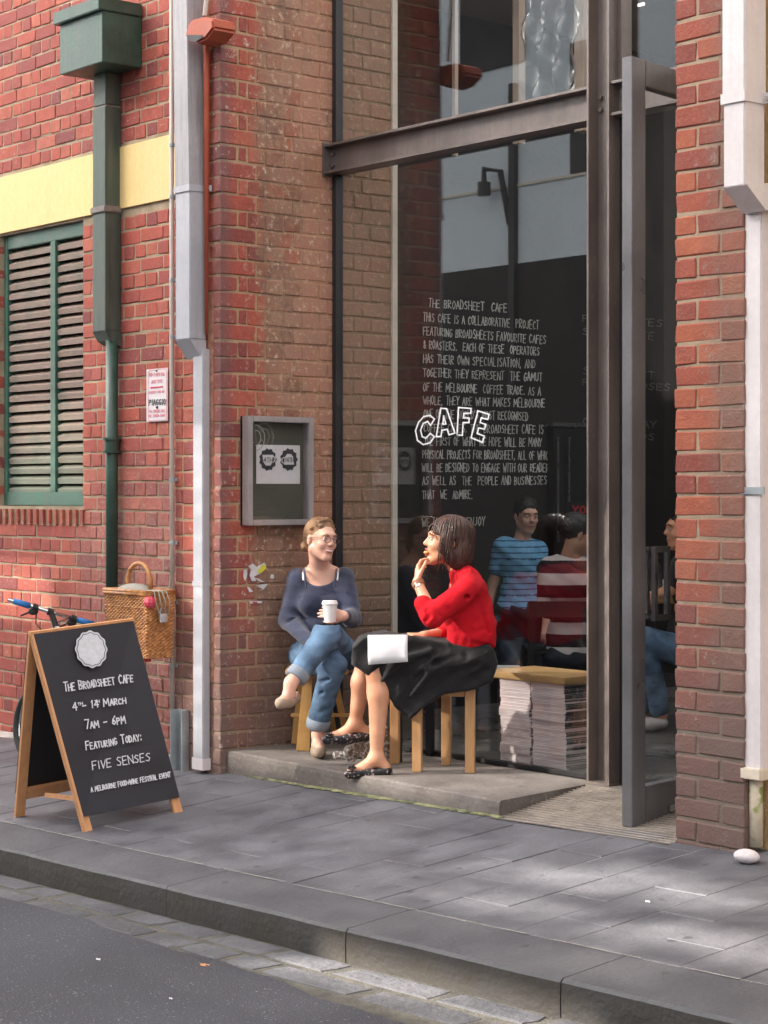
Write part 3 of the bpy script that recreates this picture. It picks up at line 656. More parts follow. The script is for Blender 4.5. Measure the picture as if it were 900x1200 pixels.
b = MB(); n = 70; rnd = random.Random(5); vs = []
for i in range(n+1):
    t = i/n; x = -8.3+2.0*t; y = 5.96-.05*(x+8.575)/2.23; wd = (.008+.020*rnd.random())*min(1, 3*t+.15)
    vs += [(x, y-wd, gz(x, y-wd)+.0035), (x, y-.004, gz(x, y)+.012)]
b.add(vs, [(2*i, 2*i+2, 2*i+3, 2*i+1) for i in range(n)]); b.build('lime_stain', MT['moss'], st)

# entrance grate on the ramp
gr = thing('entrance_grate', (-5.9, 6.3, .15), 'ramped metal bar grate in front of the open cafe door', 'grate')
def ramp(x, y): t = min(1, max(0, (y-5.90)/.66)); return gz(x, 5.90)*(1-t)+(STEP-.003)*t+.004
MB().box(-6.46, RP0, 6.565, 6.66, STEP-.1, STEP-.001).build('threshold', MT['concrete'], gr)
MB().add([(x, y, ramp(x, y)-.022) for y in (5.89, 6.58) for x in (-6.46, -5.325)], [(0, 1, 3, 2)]).build('sump', MT['black'], gr)
nb_ = 20
for i in range(nb_):
    y = 5.905+.65*i/(nb_-1); xa = -6.345-.115*(y-5.915)/.745+.004; xb = RP0-.003 if y > PY else RP0+.0
    b = MB(); b.add([(x, y+dy, ramp(x, y)+dz_) for x in (xa, xb) for dy, dz_ in ((-.0075, -.02), (.0075, -.02), (.0075, 0), (-.0075, 0))], [(0, 1, 2, 3), (4, 7, 6, 5), (0, 4, 5, 1), (1, 5, 6, 2), (2, 6, 7, 3), (3, 7, 4, 0)])
    b.build('grate_bar', MT['gratebar'], gr)
b = MB(); 
for x in (-6.25, -6.0, -5.75, -5.5): b.add([(x+dx, y, ramp(x, y)+dz_) for y in (5.90, 6.56) for dx, dz_ in ((-.004, -.021), (.004, -.021), (.004, -.006), (-.004, -.006))], [(0, 1, 2, 3), (4, 7, 6, 5), (0, 4, 5, 1), (1, 5, 6, 2), (2, 6, 7, 3), (3, 7, 4, 0)])
b.build('cross_bar', MT['gratebar'], gr)
MB().add([(-6.385, 5.885, gz(-6.4, 5.885)+.003), (-5.33, 5.885, gz(-5.33, 5.885)+.003), (-5.33, 5.899, gz(-5.33, 5.9)+.004), (-6.385, 5.899, gz(-6.4, 5.9)+.004)], [(0, 1, 2, 3)]).build('edge_strip', MT['concrete'], gr)

# ---------------------------------------------------------------- shop front: steel, glass, door
sf = thing('shopfront', (-7, 6.68, STEP), 'tall brown steel framed cafe window with CAFE painted on the glass', 'shop window')
GYp = 6.70
def ibeam_x(mb, x0, x1, yf, yb, z0, z1, tf=.013, tw=.01):    # web facing the street, flanges top and bottom
    mb.box(x0, x1, yf, yb, z1-tf, z1); mb.box(x0, x1, yf, yb, z0, z0+tf); mb.box(x0, x1, (yf+yb)/2-tw/2, (yf+yb)/2+tw/2, z0+tf, z1-tf)
cx0, cx1 = -6.482, -6.338; cyf, cyb = 6.60, 6.74
b = MB(); b.box(cx0, cx0+.012, cyf, cyb, STEP+.011, TOPZ); b.box(cx1-.012, cx1, cyf, cyb, STEP+.011, TOPZ); b.box(cx0+.012, cx1-.012, 6.665, 6.675, STEP+.011, TOPZ); b.build('column', MT['steel'], sf)
MB().box(cx0-.01, cx1+.01, cyf-.01, cyb+.01, STEP, STEP+.010).build('base_plate', MT['steel'], sf)
g0, g1 = 3.295, 3.455
b = MB(); ibeam_x(b, RX+.002, cx0-.001, 6.61, 6.73, g0, g1); b.build('girder', MT['steel'], sf)
MB().box(RX+.0015, RX+.012, 6.605, 6.735, g0-.01, g1+.012).build('end_plate', MT['steel'], sf)
b = MB(); ibeam_x(b, cx1+.001, RP0, 6.61, 6.73, g0, g1); b.build('door_lintel', MT['steel'], sf)
MB().box(cx0-.013, cx0-.001, 6.615, 6.665, g0+.014, g1-.014).build('end_plate', MT['steel'], sf)
for bx in (cx0+.035,):
    for bz in (g0+.05, g1-.05): MB().tube([(bx, 6.665, bz), (bx, 6.650, bz)], .012, 6).build('bolt', MT['steel'], sf)
for bz in (g0+.05, g1-.05):
    MB().tube([(cx1+.035, 6.665, bz), (cx1+.035, 6.650, bz)], .012, 6).build('bolt', MT['steel'], sf)
    MB().tube([(RX+.03, 6.665, bz), (RX+.03, 6.650, bz)], .012, 6).build('bolt', MT['steel'], sf)
MB().box(RX+.002, RX+.035, 6.675, 6.725, STEP+.002, g0-.001).build('glass_channel', MT['darksteel'], sf)
MB().box(RX+.002, RX+.035, 6.675, 6.725, g1+.001, TOPZ).build('glass_channel', MT['darksteel'], sf)
MB().box(RX+.035, cx0, 6.68, 6.72, STEP+.002, STEP+.022).build('glass_sill', MT['darksteel'], sf)
MB().box(cx0-.016, cx0-.001, 6.66, 6.66+.003, STEP+.02, g0-.001).build('glazing_bead', MT['whitetrim'], sf)
MB().box(RX+.03, cx0-.001, GYp-.004, GYp+.004, STEP+.02, g0+.002).build('lower_pane', MT['glass'], sf)
MB().box(RX+.03, cx0-.001, GYp-.004, GYp+.004, g1-.002, TOPZ).build('upper_pane', MT['glass'], sf)
MB().box(cx1+.001, RP0, GYp-.004, GYp+.004, g1-.002, TOPZ).build('transom_pane', MT['glass'], sf)
MB().box(cx1+.001, cx1+.02, 6.66, 6.73, g1, TOPZ).build('glazing_bead', MT['steel'], sf)
MB().box(cx1+.001, cx1+.03, 6.67, 6.74, STEP, g0-.001).build('door_jamb', MT['darksteel'], sf)
MB().box(RX-.03, RX+.012, 7.10, 7.135, STEP, TOPZ).build('white_corner_trim', MT['whitetrim'], sf)
# CAFE lettering on the glass
def ribbon(mb, pts, mapper, wpx, idx=[0], closed=False):
    P_ = list(pts)+([pts[0]] if closed else [])
    for (x0, y0), (x1, y1) in zip(P_, P_[1:]):
        L_ = hypot(x1-x0, y1-y0)
        if L_ < 1e-6: continue
        ux, uy = (x1-x0)/L_, (y1-y0)/L_; e = wpx*.45; x0_, y0_, x1_, y1_ = x0-ux*e, y0-uy*e, x1+ux*e, y1+uy*e; nx, ny = -uy*wpx/2, ux*wpx/2
        idx[0] = (idx[0]+1) % 9; o = idx[0]*.00006
        mb.add([mapper(x0_+nx, y0_+ny, o), mapper(x1_+nx, y1_+ny, o), mapper(x1_-nx, y1_-ny, o), mapper(x0_-nx, y0_-ny, o)], [(0, 1, 2, 3)])
mg = lambda x, y, o: onY(x, y, GYp-.006-o)
zc_ = lambda pts: [(440+x/3.214, 330+y/3.214) for x, y in pts]
for nm, polys in (('letter_c', [[(222, 518), (206, 504), (182, 508), (162, 530), (151, 562), (158, 598), (180, 614), (207, 606), (222, 584), (206, 572), (190, 590), (176, 584), (170, 560), (180, 534), (196, 527), (208, 541)]]),
                  ('letter_a', [[(229, 584), (246, 477), (268, 479), (299, 570), (277, 577), (270, 556), (250, 560), (247, 583)], [(254, 538), (265, 536), (257, 506)]]),
                  ('letter_f', [[(307, 577), (313, 474), (360, 478), (359, 496), (333, 496), (332, 513), (353, 514), (352, 531), (330, 531), (327, 579)]]),
                  ('letter_e', [[(360, 588), (386, 487), (428, 500), (423, 519), (399, 513), (394, 531), (416, 538), (410, 556), (389, 551), (383, 572), (410, 582), (404, 606)]])):
    b = MB()
    for p in polys: ribbon(b, zc_(p), mg, 1.7, closed=True)
    b.build(nm, MT['whitepaint'], sf)

# door leaf, open towards the street
dr = thing('glass_door', (-5.665, 6.04, .16), 'open grey steel framed glass door with a square steel handle', 'door')
a_ = radians(11); dd = Vector((-sin(a_), cos(a_), 0)); dn = Vector((cos(a_), sin(a_), 0)); D0 = Vector((-5.665, 6.039, 0)); th = .052
zb0 = .155; zt0 = onP(737, 66, D0, dd).z
def dbox(u0, u1, z0, z1, n0=-th, n1=0):
    b = MB(); b.add([D0+dd*u+dn*n+Vector((0, 0, z)) for z in (z0, z1) for n in (n0, n1) for u in (u0, u1)], [(0, 2, 3, 1), (4, 5, 7, 6), (0, 1, 5, 4), (2, 6, 7, 3), (0, 4, 6, 2), (1, 3, 7, 5)]); return b
DW = .98
dbox(0, .105, zb0, zt0).build('stile', MT['steel_grey'], dr, bevel=.003)
dbox(DW-.105, DW, zb0, zt0).build('stile', MT['steel_grey'], dr, bevel=.003)
dbox(.105, DW-.105, zb0, zb0+.16).build('bottom_rail', MT['steel_grey'], dr, bevel=.003)
dbox(.105, DW-.105, zt0-.11, zt0).build('top_rail', MT['steel_grey'], dr, bevel=.003)
dbox(.105, DW-.105, zb0+.16, zt0-.11, -.03, -.022).build('pane', MT['doorglass'], dr)
hu0, hu1 = .125, .225
hz0, hz1 = 1.55-(727-578)/F*8.35, 1.55-(640-578)/F*8.35
for n0, n1 in ((.015, .035), (-.087, -.067)):
    b = MB()
    for q in (dbox(hu0, hu0+.022, hz0, hz1, n0, n1), dbox(hu0+.10, hu0+.122, hz0, hz1, n0, n1), dbox(hu0+.0221, hu0+.0999, hz0, hz0+.026, n0, n1), dbox(hu0+.0221, hu0+.0999, hz1-.026, hz1, n0, n1),
              dbox(hu0+.05, hu0+.066, hz0+.004, hz0+.02, min(n0, -.02), max(n1, -.03) if n0 < 0 else n0), dbox(hu0+.05, hu0+.066, hz1-.02, hz1-.004, min(n0, -.02), n0 if n0 > 0 else -.03)): b.add(q.v, q.f)
    b.build('handle', MT['chrome'], dr)
dbox(.28, .33, zb0+.03, zb0+.06, 0, .012).build('floor_bolt', MT['chrome'], dr)

# ---------------------------------------------------------------- cafe interior
room = thing('cafe_interior', (-7, 9, STEP), 'dark cafe room behind the window with chalk lettering on its black wall', 'room')
BW = -10.2; CEZ = onX(590, 28, BW).z; FRX = -9.32
b = MB(); b.box(FRX, -3.5, 6.665, 11.6, STEP-.12, STEP-.002); b.build('floor', MT['floor_int'], room)
MB().box(FRX, -3.5, 11.6, 12.4, STEP-.12, STEP-.002).build('floor', MT['floor_int'], room)
MB().box(BW-.1, FRX-.001, 6.75, 12.4, -.42, -.30).build('sunken_floor', MT['floor_int'], room)
MB().box(FRX-.001, FRX+.03, 7.1, 12.4, -.30, STEP-.125).build('floor_edge', MT['wall_int'], room)
MB().box(BW-.1, BW, 7.0, 12.5, -.4, CEZ+.2).build('lettered_wall', MT['wall_int'], room)
MB().box(BW, -3.4, 12.4, 12.5, -.4, CEZ+.2).build('back_wall', MT['wall_int'], room)
MB().box(-3.5, -3.4, 6.9, 12.4, -.4, CEZ+.2).build('side_wall', MT['wall_int'], room)
MB().box(BW, -8.86, 6.95, 7.05, -.4, CEZ+.2).build('return_wall', MT['wall_int'], room)
MB().box(RP1, -3.4, 6.75, 6.9, -.2, CEZ+.2).build('return_wall', MT['wall_int'], room)
cz0 = max(CEZ, 4.6); b = MB()          # rooflight opening added over the right half, out of view, to brighten the room
b.box(BW-.1, -8.5, 6.76, 12.5, cz0, cz0+.15); b.box(-8.5, -3.4, 6.76, 7.6, cz0, cz0+.15); b.box(-8.5, -3.4, 12.0, 12.5, cz0, cz0+.15); b.build('ceiling', MT['ceil'], room)
FONT = {
'A': [[(0, 0), (.5, 1), (1, 0)], [(.2, .38), (.8, .38)]], 'B': [[(0, 0), (0, 1), (.7, .9), (.75, .6), (0, .52), (.85, .35), (.75, .05), (0, 0)]], 'C': [[(.9, .85), (.5, 1), (.1, .7), (.05, .3), (.4, 0), (.9, .12)]],
'D': [[(0, 0), (0, 1), (.6, .9), (.9, .5), (.6, .08), (0, 0)]], 'E': [[(.85, 1), (0, 1), (0, 0), (.85, 0)], [(0, .52), (.7, .52)]], 'F': [[(.9, 1), (0, 1), (0, 0)], [(0, .52), (.7, .55)]],
'G': [[(.9, .88), (.5, 1), (.1, .7), (.05, .3), (.45, 0), (.9, .2), (.9, .45), (.5, .45)]], 'H': [[(0, 0), (0, 1)], [(1, 0), (1, 1)], [(0, .5), (1, .5)]], 'I': [[(.5, 0), (.5, 1)]],
'J': [[(.8, 1), (.8, .2), (.5, 0), (.1, .15)]], 'K': [[(0, 0), (0, 1)], [(.9, 1), (0, .45), (.95, 0)]], 'L': [[(0, 1), (0, 0), (.8, 0)]], 'M': [[(0, 0), (.1, 1), (.5, .35), (.9, 1), (1, 0)]],
'N': [[(0, 0), (0, 1), (1, 0), (1, 1)]], 'O': [[(.5, 1), (.1, .75), (.05, .3), (.45, 0), (.9, .25), (.95, .7), (.5, 1)]], 'P': [[(0, 0), (0, 1), (.8, .92), (.85, .6), (0, .48)]],
'Q': [[(.5, 1), (.1, .75), (.05, .3), (.45, 0), (.9, .25), (.95, .7), (.5, 1)], [(.6, .3), (1, -.05)]], 'R': [[(0, 0), (0, 1), (.8, .92), (.8, .6), (0, .48), (.95, 0)]], 'S': [[(.9, .9), (.4, 1), (.08, .75), (.85, .35), (.6, .02), (0, .1)]],
'T': [[(0, 1), (1, 1)], [(.5, 1), (.5, 0)]], 'U': [[(0, 1), (.05, .2), (.45, 0), (.9, .2), (.95, 1)]], 'V': [[(0, 1), (.45, 0), (1, 1)]], 'W': [[(0, 1), (.25, 0), (.5, .7), (.75, 0), (1, 1)]],
'X': [[(0, 0), (1, 1)], [(0, 1), (1, 0)]], 'Y': [[(0, 1), (.5, .5), (1, 1)], [(.5, .5), (.4, 0)]], 'Z': [[(0, 1), (1, 1), (0, 0), (1, 0)]],
'0': [[(.5, 1), (.1, .75), (.1, .25), (.5, 0), (.9, .25), (.9, .75), (.5, 1)]], '1': [[(.2, .8), (.5, 1), (.5, 0)]], '4': [[(.7, 0), (.7, 1), (0, .35), (1, .35)]], '6': [[(.8, 1), (.25, .6), (.1, .2), (.5, 0), (.9, .25), (.5, .5), (.12, .3)]],
'7': [[(0, 1), (.95, 1), (.35, 0)]], '-': [[(.1, .45), (.9, .45)]], '+': [[(.1, .4), (.9, .4)], [(.5, .1), (.5, .7)]], '.': [[(.3, 0), (.4, .08)]], ',': [[(.4, .1), (.25, -.15)]], ':': [[(.4, .1), (.45, .2)], [(.4, .6), (.45, .7)]],
"'": [[(.4, 1), (.35, .75)]], '&': [[(1, 0), (.2, .75), (.45, 1), (.7, .78), (.1, .25), (.4, 0), (.95, .4)]], ' ': []}
WD = {'I': .35, '.': .35, ',': .35, ':': .35, "'": .3, ' ': .62, 'M': 1.15, 'W': 1.2, '1': .5, '-': .8}
def text_px(mb, txt, p0, p1, h, mapper, wpx=1.0, up=(0, -1), jit=.08, seed=0, small=None):
    rr = random.Random(seed+len(txt)); adv = []
    for i, ch in enumerate(txt): adv.append(WD.get(ch.upper(), .85)*(small if (small and ch.islower()) else 1)+.28*(small or 1))
    tot = sum(adv)-.28; x = 0; dx, dy = (p1[0]-p0[0])/tot, (p1[1]-p0[1])/tot
    for ch, a in zip(txt, adv):
        sc_ = small if (small and ch.islower()) else 1; g = FONT.get(ch.upper(), []); wch = a-.28*(small or 1); sl_ = rr.uniform(-jit, jit)+.06; vs_ = rr.uniform(-jit, jit)*.5; hh = 1+rr.uniform(-jit, jit)
        for st_ in g:
            pts = []
            for u, v in st_:
                u += rr.uniform(-jit, jit)*.5; v = (v+rr.uniform(-jit, jit)*.4)*sc_*hh+vs_; X_ = x+u*wch+sl_*v
                pts.append((p0[0]+dx*X_+up[0]*v*h, p0[1]+dy*X_+up[1]*v*h))
            ribbon(mb, pts, mapper, wpx)
        x += a
mw = lambda x, y, o: onX(x, y, BW+.004+o)
z4 = lambda x, y: (440+x/3.214, 330+y/3.214)
LINES = [('THE BROADSHEET  CAFE', 200, 95, 495, 116), ('THIS CAFE IS A COLLABORATIVE  PROJECT', 180, 148, 615, 180), ('FEATURING BROADSHEETS FAVOURITE CAFES', 180, 200, 642, 235), ('& ROASTERS.  EACH OF THESE  OPERATORS', 180, 252, 617, 278), ('HAS THEIR OWN SPECIALISATION, AND', 180, 305, 602, 326),
 ('TOGETHER THEY REPRESENT  THE GAMUT', 180, 357, 627, 376), ('OF THE MELBOURNE  COFFEE TRADE. AS A', 180, 411, 622, 428), ('WHOLE, THEY ARE WHAT MAKES MELBOURNE', 180, 462, 638, 474), ("ONE OF THE WORLD'S MOST RECOGNISED", 182, 512, 575, 523), ('COFFEE CITIES. THE BROADSHEET CAFE IS', 182, 565, 633, 574),
 ('THE FIRST OF WHAT WE HOPE WILL BE MANY', 184, 616, 625, 622), ('PHYSICAL PROJECTS FOR BROADSHEET, ALL OF WHICH', 178, 666, 662, 670), ('WILL BE DESIGNED TO ENGAGE WITH OUR READERS', 175, 716, 664, 717), ('AS WELL AS  THE  PEOPLE AND BUSINESSES', 177, 766, 645, 764), ('THAT  WE  ADMIRE.', 177, 818, 365, 817), ('WE HOPE YOU ENJOY', 175, 922, 412, 918)]
for i, (t, x0, y0, x1, y1) in enumerate(LINES): b = MB(); text_px(b, t, z4(x0, y0), z4(x1, y1), 9.6, mw, 1.0, seed=i); tag(b.build('chalk_line', MT['chalk_dim'], room), kind='stuff')
for i, (t, x0, y0, h) in enumerate((('FIVE TASTES', 683, 377, 8), ('SEVEN DATE', 683, 392, 8), ('SINGLE 1ST', 683, 438, 8), ('FILTER POSES', 683, 452, 8), ('COFFEE DAY 9', 683, 497, 8), ('DEAR SEEDS', 683, 510, 8), ('ESPRESSO', 683, 526, 8))):
    b = MB(); text_px(b, t, (x0, y0), (x0+(len(t)-1)*9.3, y0+6), h, mw, 1.0, seed=40+i); tag(b.build('chalk_line', MT['chalk_faint'], room), kind='stuff')
# fridge at the back wall
p = onX(650, 495, -10.12); p2 = onX(735, 495, -10.12)
fg = thing('drinks_fridge', (-10.15, (p.y+p2.y)/2, -.3), 'dark drinks fridge with a pale top edge against the lettered wall', 'fridge')
MB().box(-10.197, -10.13, p.y, p2.y, -.298, p.z-.03).build('body', MT['black'], fg, bevel=.004)
MB().box(-10.197, -10.11, p.y-.03, p2.y+.01, p.z-.028, p.z).build('top_edge', MT['fridge'], fg)
for px in (654, 667):
    q = onX(px, 550, -10.10); MB().tube([(-10.10, q.y, onX(px, 512, -10.1).z), (-10.10, q.y, 1.2)], .008, 8).build('handle', MT['fridge'], fg)
    
rs = thing('hanging_sign', (-9.3, 9.9, 1.4), 'small sign with red capital letters, half hidden by the steel column', 'sign')
b = MB(); mred = lambda x, y, o: onX(x, y, -9.30+o)
q0, q1 = onX(668, 588, -9.31), onX(702, 606, -9.31)
MB().box(-9.325, -9.312, q0.y, q1.y, q1.z, q0.z).build('panel', MT['black'], rs)
text_px(b, 'YOG', (671, 602), (694, 602), 9, mred, 1.8, jit=.03); tag(b.build('lettering', MT['redneon'], rs), kind='stuff')

# steel posts and plastic behind the upper pane
for px, w_, lb in ((609, .05, 'thin pale post behind the upper pane, left of the plastic sheet'), (683, .07, 'pale post behind the upper pane, beside the steel column'), (536, .025, 'slim white tube behind the upper pane, right of the blue strip')):
    q = onY(px, 60, 7.6); o = MB().box(q.x-w_/2, q.x+w_/2, 7.57, 7.57+w_, 3.50, 4.59).build('interior_post', MT['ceil']); tag(o, lb, 'post')
b = MB(); n = 26; m_ = 30; rr = random.Random(4); vs = []
qa, qb = onY(614, 5, 7.4), onY(676, 120, 7.4)
for j in range(m_+1):
    for i in range(n+1):
        u, v = i/n, j/m_; vs.append((qa.x+(qb.x-qa.x)*u, 7.4+.03*sin(u*19+v*6)+.02*sin(v*23-u*11)+rr.uniform(-.012, .012), 4.55+(3.56-4.55)*v))
b.add(vs, [(j*(n+1)+i, j*(n+1)+i+1, (j+1)*(n+1)+i+1, (j+1)*(n+1)+i) for j in range(m_) for i in range(n)])
mpl = glass_mat('crumpled_plastic', .01, 1.0, (.86, .88, .88), .12)
tag(b.build('plastic_sheet', mpl, smooth=True), 'crumpled clear plastic sheet hanging behind the upper pane', 'plastic sheet')
# magazines and bench just inside the glass
bxc = onY(661, 803, 6.80); bx_l = onY(566, 795, 6.80).x
zt_ = onY(661, 803, 6.79).z+.035
bn = tag(MB().box(bx_l, bxc.x+.01, 6.79, 7.16, zt_-.035, zt_).build('bench_top', MT['oak'], bevel=.004), 'wooden plank laid across the newspaper stacks behind the glass', 'bench top')
rr = random.Random(8)
sx = [onY(586, 850, 6.81).x, onY(622.5, 850, 6.81).x, bxc.x]
for si, (xa, xb, ya, yb, lb) in enumerate(((sx[0], sx[1]+.001, 6.81, 6.97, 'left front stack of pink newsprint magazines under the bench plank'), (sx[1], sx[2], 6.81, 6.97, 'right front stack of pink magazines under the bench plank'), (sx[1], sx[2], 6.985, 7.15, 'rear magazine stack showing dark folded covers, beside the steel column'))):
    stk = thing('magazine_stack', ((xa+xb)/2, ya+.1, STEP), lb, 'magazine stack', 'stacks of magazines under the bench plank')
    zz = STEP; zend = zt_-.036; nbund = 9; hb = (zend-zz)/nbund
    for k in range(nbund):
        b = MB(); jx, jy = rr.uniform(-.008, .008), rr.uniform(-.006, .006)
        for t in range(6):
            z0 = zz+hb*k+hb*t/6; ex, ey = rr.uniform(-.003, .003), rr.uniform(-.003, .003)
            b.box(xa+jx+ex+.004, xb+jx+ex-.004, ya+jy+ey, yb+jy+ey, z0, z0+hb/6-.0008)
        o = b.build('magazine_bundle', MT['mag'], stk)
        me = o.data; me.materials.append(MT['magcov'])
        for pg in me.polygons:
            if pg.normal.x > .9 and rr.random() < .78: pg.material_index = 1

# ---------------------------------------------------------------- notice case
nc = thing('notice_case', (-8.47, 6.33, 1.4), 'grey aluminium framed notice case on the brick recess wall', 'notice case')
XC = RX+.075
A_ = onX(291, 487, XC); B_ = onX(368, 489, XC); zA, zB = onX(291, 487, XC).z, onX(291, 616, XC).z
y0, y1 = A_.y, B_.y
MB().box(RX+.003, RX+.02, y0, y1, zB, zA).build('backboard', MT['felt'], nc)
for nm, q in (('side_frame', (y0, y0+.032, zB, zA)), ('side_frame', (y1-.032, y1, zB, zA)), ('top_frame', (y0+.032, y1-.032, zA-.03, zA)), ('bottom_frame', (y0+.032, y1-.032, zB, zB+.03))):
    MB().box(RX+.004, XC, *q).build(nm, MT['case'], nc, bevel=.003)
MB().box(XC-.018, XC-.014, y0+.03, y1-.03, zB+.028, zA-.028).build('pane', MT['caseglass'], nc)
XPp = RX+.023; mpz = lambda x, y, o: onX(x, y, XPp+.002+o)
p0, p1 = onX(300.5, 521, XPp), onX(351.5, 567, XPp)
MB().box(XPp-.002, XPp, p0.y, p1.y, p1.z, p0.z).build('poster', MT['paper'], nc)
def poly_px(mb, pts, mapper, o=0.): mb.add([mapper(x, y, o) for x, y in pts], [tuple(range(len(pts)))])
for cx_, cup in ((314, 0), (338.5, 1)):
    b = MB(); pts = [(cx_+(10.6 if i % 2 == 0 else 9.0)*cos(pi*i/11)*1.0, 538.5+(13.6 if i % 2 == 0 else 11.8)*sin(pi*i/11)) for i in range(22)]
    for i in range(22): poly_px(b, [(cx_, 538.5), pts[i], pts[(i+1) % 22]], mpz)
    b.build('badge_print', MT['ink'], nc)
    b = MB(); mp2 = lambda x, y, o: onX(x, y, XPp+.004+o)
    if cup == 0: poly_px(b, [(307.5, 533), (320.5, 533), (319.5, 541), (317, 545.5), (311.5, 545.5), (308.5, 541)], mp2); ribbon(b, [(320, 535), (322.5, 536), (322, 540), (319.5, 542)], mp2, 1.0)
    else: poly_px(b, [(333, 544.5), (344.5, 544.5), (344, 536), (341, 532), (336.5, 532), (333.5, 536)], mp2); ribbon(b, [(333, 536), (330.5, 537.5), (330.5, 541.5), (333, 543)], mp2, 1.0)
    b.build('cup_print', MT['paper'], nc)
    b = MB(); mp3 = lambda x, y, o: onX(x, y, XPp+.006+o); text_px(b, '4TH' if cup == 0 else '14TH', (cx_-5+(0 if cup == 0 else 1), 541.5), (cx_+5, 541.7), 5.2, mp3, .7, jit=.02); tag(b.build('date_print', MT['ink'], nc), kind='stuff')
b = MB(); mcg = lambda x, y, o: onX(x, y, XC-.0135+o)
for r in (9, 15):
    ribbon(b, [(299+r*.75*cos(t*.3-1.55), 513+r*sin(t*.3-1.55)) for t in range(11)], mcg, .8)
b.build('etched_ring', MT['cloth_grey'], nc)
# torn sticker on the recess wall
sk = thing('torn_sticker', (RX, 6.1, 1.1), 'torn white sticker with a yellow scrap on the bricks below the notice case', 'sticker')
rr = random.Random(2)
ms = lambda x, y, o: onX(x, y, RX+.006+o)
q4 = lambda x, y: (235+x/4.615, 640+y/4.615)
for nm, mt, pts in (('paper_scrap', 'stickerw', [(255, 105), (285, 95), (300, 110), (345, 90), (355, 105), (325, 150), (290, 165), (300, 185), (275, 190), (265, 160), (275, 130)]), ('paper_scrap', 'stickerw', [(300, 215), (330, 205), (365, 203), (345, 235), (315, 245), (335, 228)]),
                    ('paper_scrap', 'stickerw', [(232, 130), (248, 125), (252, 150), (240, 190), (232, 165)]), ('paper_scrap', 'stickerw', [(248, 222), (262, 220), (285, 245), (265, 248)]), ('paper_scrap', 'stickerw', [(290, 168), (318, 175), (345, 195), (320, 190)]), ('paper_scrap', 'stickerw', [(262, 297), (335, 298), (330, 310), (265, 312)]), ('paper_scrap', 'stickerw', [(377, 155), (388, 150), (398, 160), (396, 175), (384, 178), (376, 168)])):
    b = MB(); poly_px(b, [q4(x+rr.uniform(-3, 3), y+rr.uniform(-3, 3)) for x, y in pts], ms); b.build(nm, MT[mt], sk)
b = MB(); poly_px(b, [q4(*p) for p in ((312, 125), (345, 95), (357, 118), (330, 145), (312, 148))], lambda x, y, o: onX(x, y, RX+.0075)); b.build('yellow_scrap', MT['stickery'], sk)
b = MB(); poly_px(b, [q4(*p) for p in ((280, 300), (310, 301), (305, 309), (284, 309))], lambda x, y, o: onX(x, y, RX+.0075)); b.build('red_scrap', MT['signred'], sk)

# parking sign
ps = thing('parking_sign', (-9.48, WY, 2.1), 'small white no parking sign with red lettering on the brick wall', 'sign')
YS = WY-.012; a, c_ = onY(171.5, 432, YS), onY(196.5, 495, YS)
zt_s = (onY(172, 434, YS).z+onY(196, 430, YS).z)/2; zb_s = (onY(172, 495, YS).z+onY(196, 493, YS).z)/2
MB().box(a.x, c_.x, YS, YS+.004, zb_s, zt_s).build('plate', MT['signwhite'], ps, bevel=.0015)
msn = lambda x, y, o: onY(x, y, YS-.002-o)
b = MB(); ribbon(b, [(173.5, 436), (175, 434.5), (193.5, 432), (195, 433.5), (195, 490), (193.5, 492), (175, 493.3), (173.5, 492)], msn, .6, closed=True); b.build('border_line', MT['signpink'], ps)
b = MB()
for t, y, x0, x1, h in (('NO PARKING', 441.5, 175, 193, 4.2), ('ANYTIME', 449.5, 177.5, 190.5, 4.0), ('EXCEPT FOR BY', 461.3, 175, 192.5, 2.6), ('ALL OTHERS WILL', 483.5, 175, 193.5, 2.8), ('BE TOWED AWAY', 488.8, 175, 193.5, 2.8)): b = MB(); text_px(b, t, (x0, y), (x1, y-1.2), h, msn, .55, jit=.01); tag(b.build('red_lettering', MT['signpink'], ps), kind='stuff')
b = MB(); ribbon(b, [(177, 454.6), (190.5, 453.2)], msn, 1.8); b.build('red_bar', MT['signred'], ps)
b = MB(); text_px(b, 'PIAGGIO', (174.5, 475), (194, 474), 6.4, msn, .95, jit=.01); ribbon(b, [(183, 476.5), (185, 476.5), (184, 479)], msn, .9, closed=True); tag(b.build('black_lettering', MT['ink'], ps), kind='stuff')
for px, py in ((183.6, 434.5), (184, 477.5)): q = onY(px, py, YS-.002); MB().tube([q, q+Vector((0, -.004, 0))], .006, 8).build('screw', MT['darksteel'], ps)

# ---------------------------------------------------------------- A-board
ab = thing('sandwich_board', (-8.22, 5.0, 0), 'black chalkboard sandwich board sign with timber legs, on the footpath', 'sandwich board')
fL, fR = onG(100, 975), onG(216, 951); rL = onG(16, 957); rR = rL+(fR-fL)
tL = onP(36.5, 743, Vector((-8.19, 4.75, .9)), Vector((1, 0, 0))); tR = tL+(fR-fL); tR.z = onP(157, 727, Vector((-8.19, 4.75, .9)), Vector((1, 0, 0))).z
tR = onP(157, 727, Vector((-8.19, 5.27, .9)), Vector((1, 0, 0)))
bn_ = (fR-fL).cross(tL-fL).normalized()
if bn_.x < 0: bn_ = -bn_
def quadbox(p, t, n):      # p: 4 corners, thickness t along -n
    return MB().prism(p, -n*t)
bl, br = fL.lerp(tL, .075), fR.lerp(tR, .075)
e_ = (fR-fL).normalized()
quadbox([bl+e_*.012, br-e_*.004, tR-e_*.004, tL+e_*.012], .012, bn_).build('front_board', MT['board'], ab)
up_ = (tL-fL).normalized()
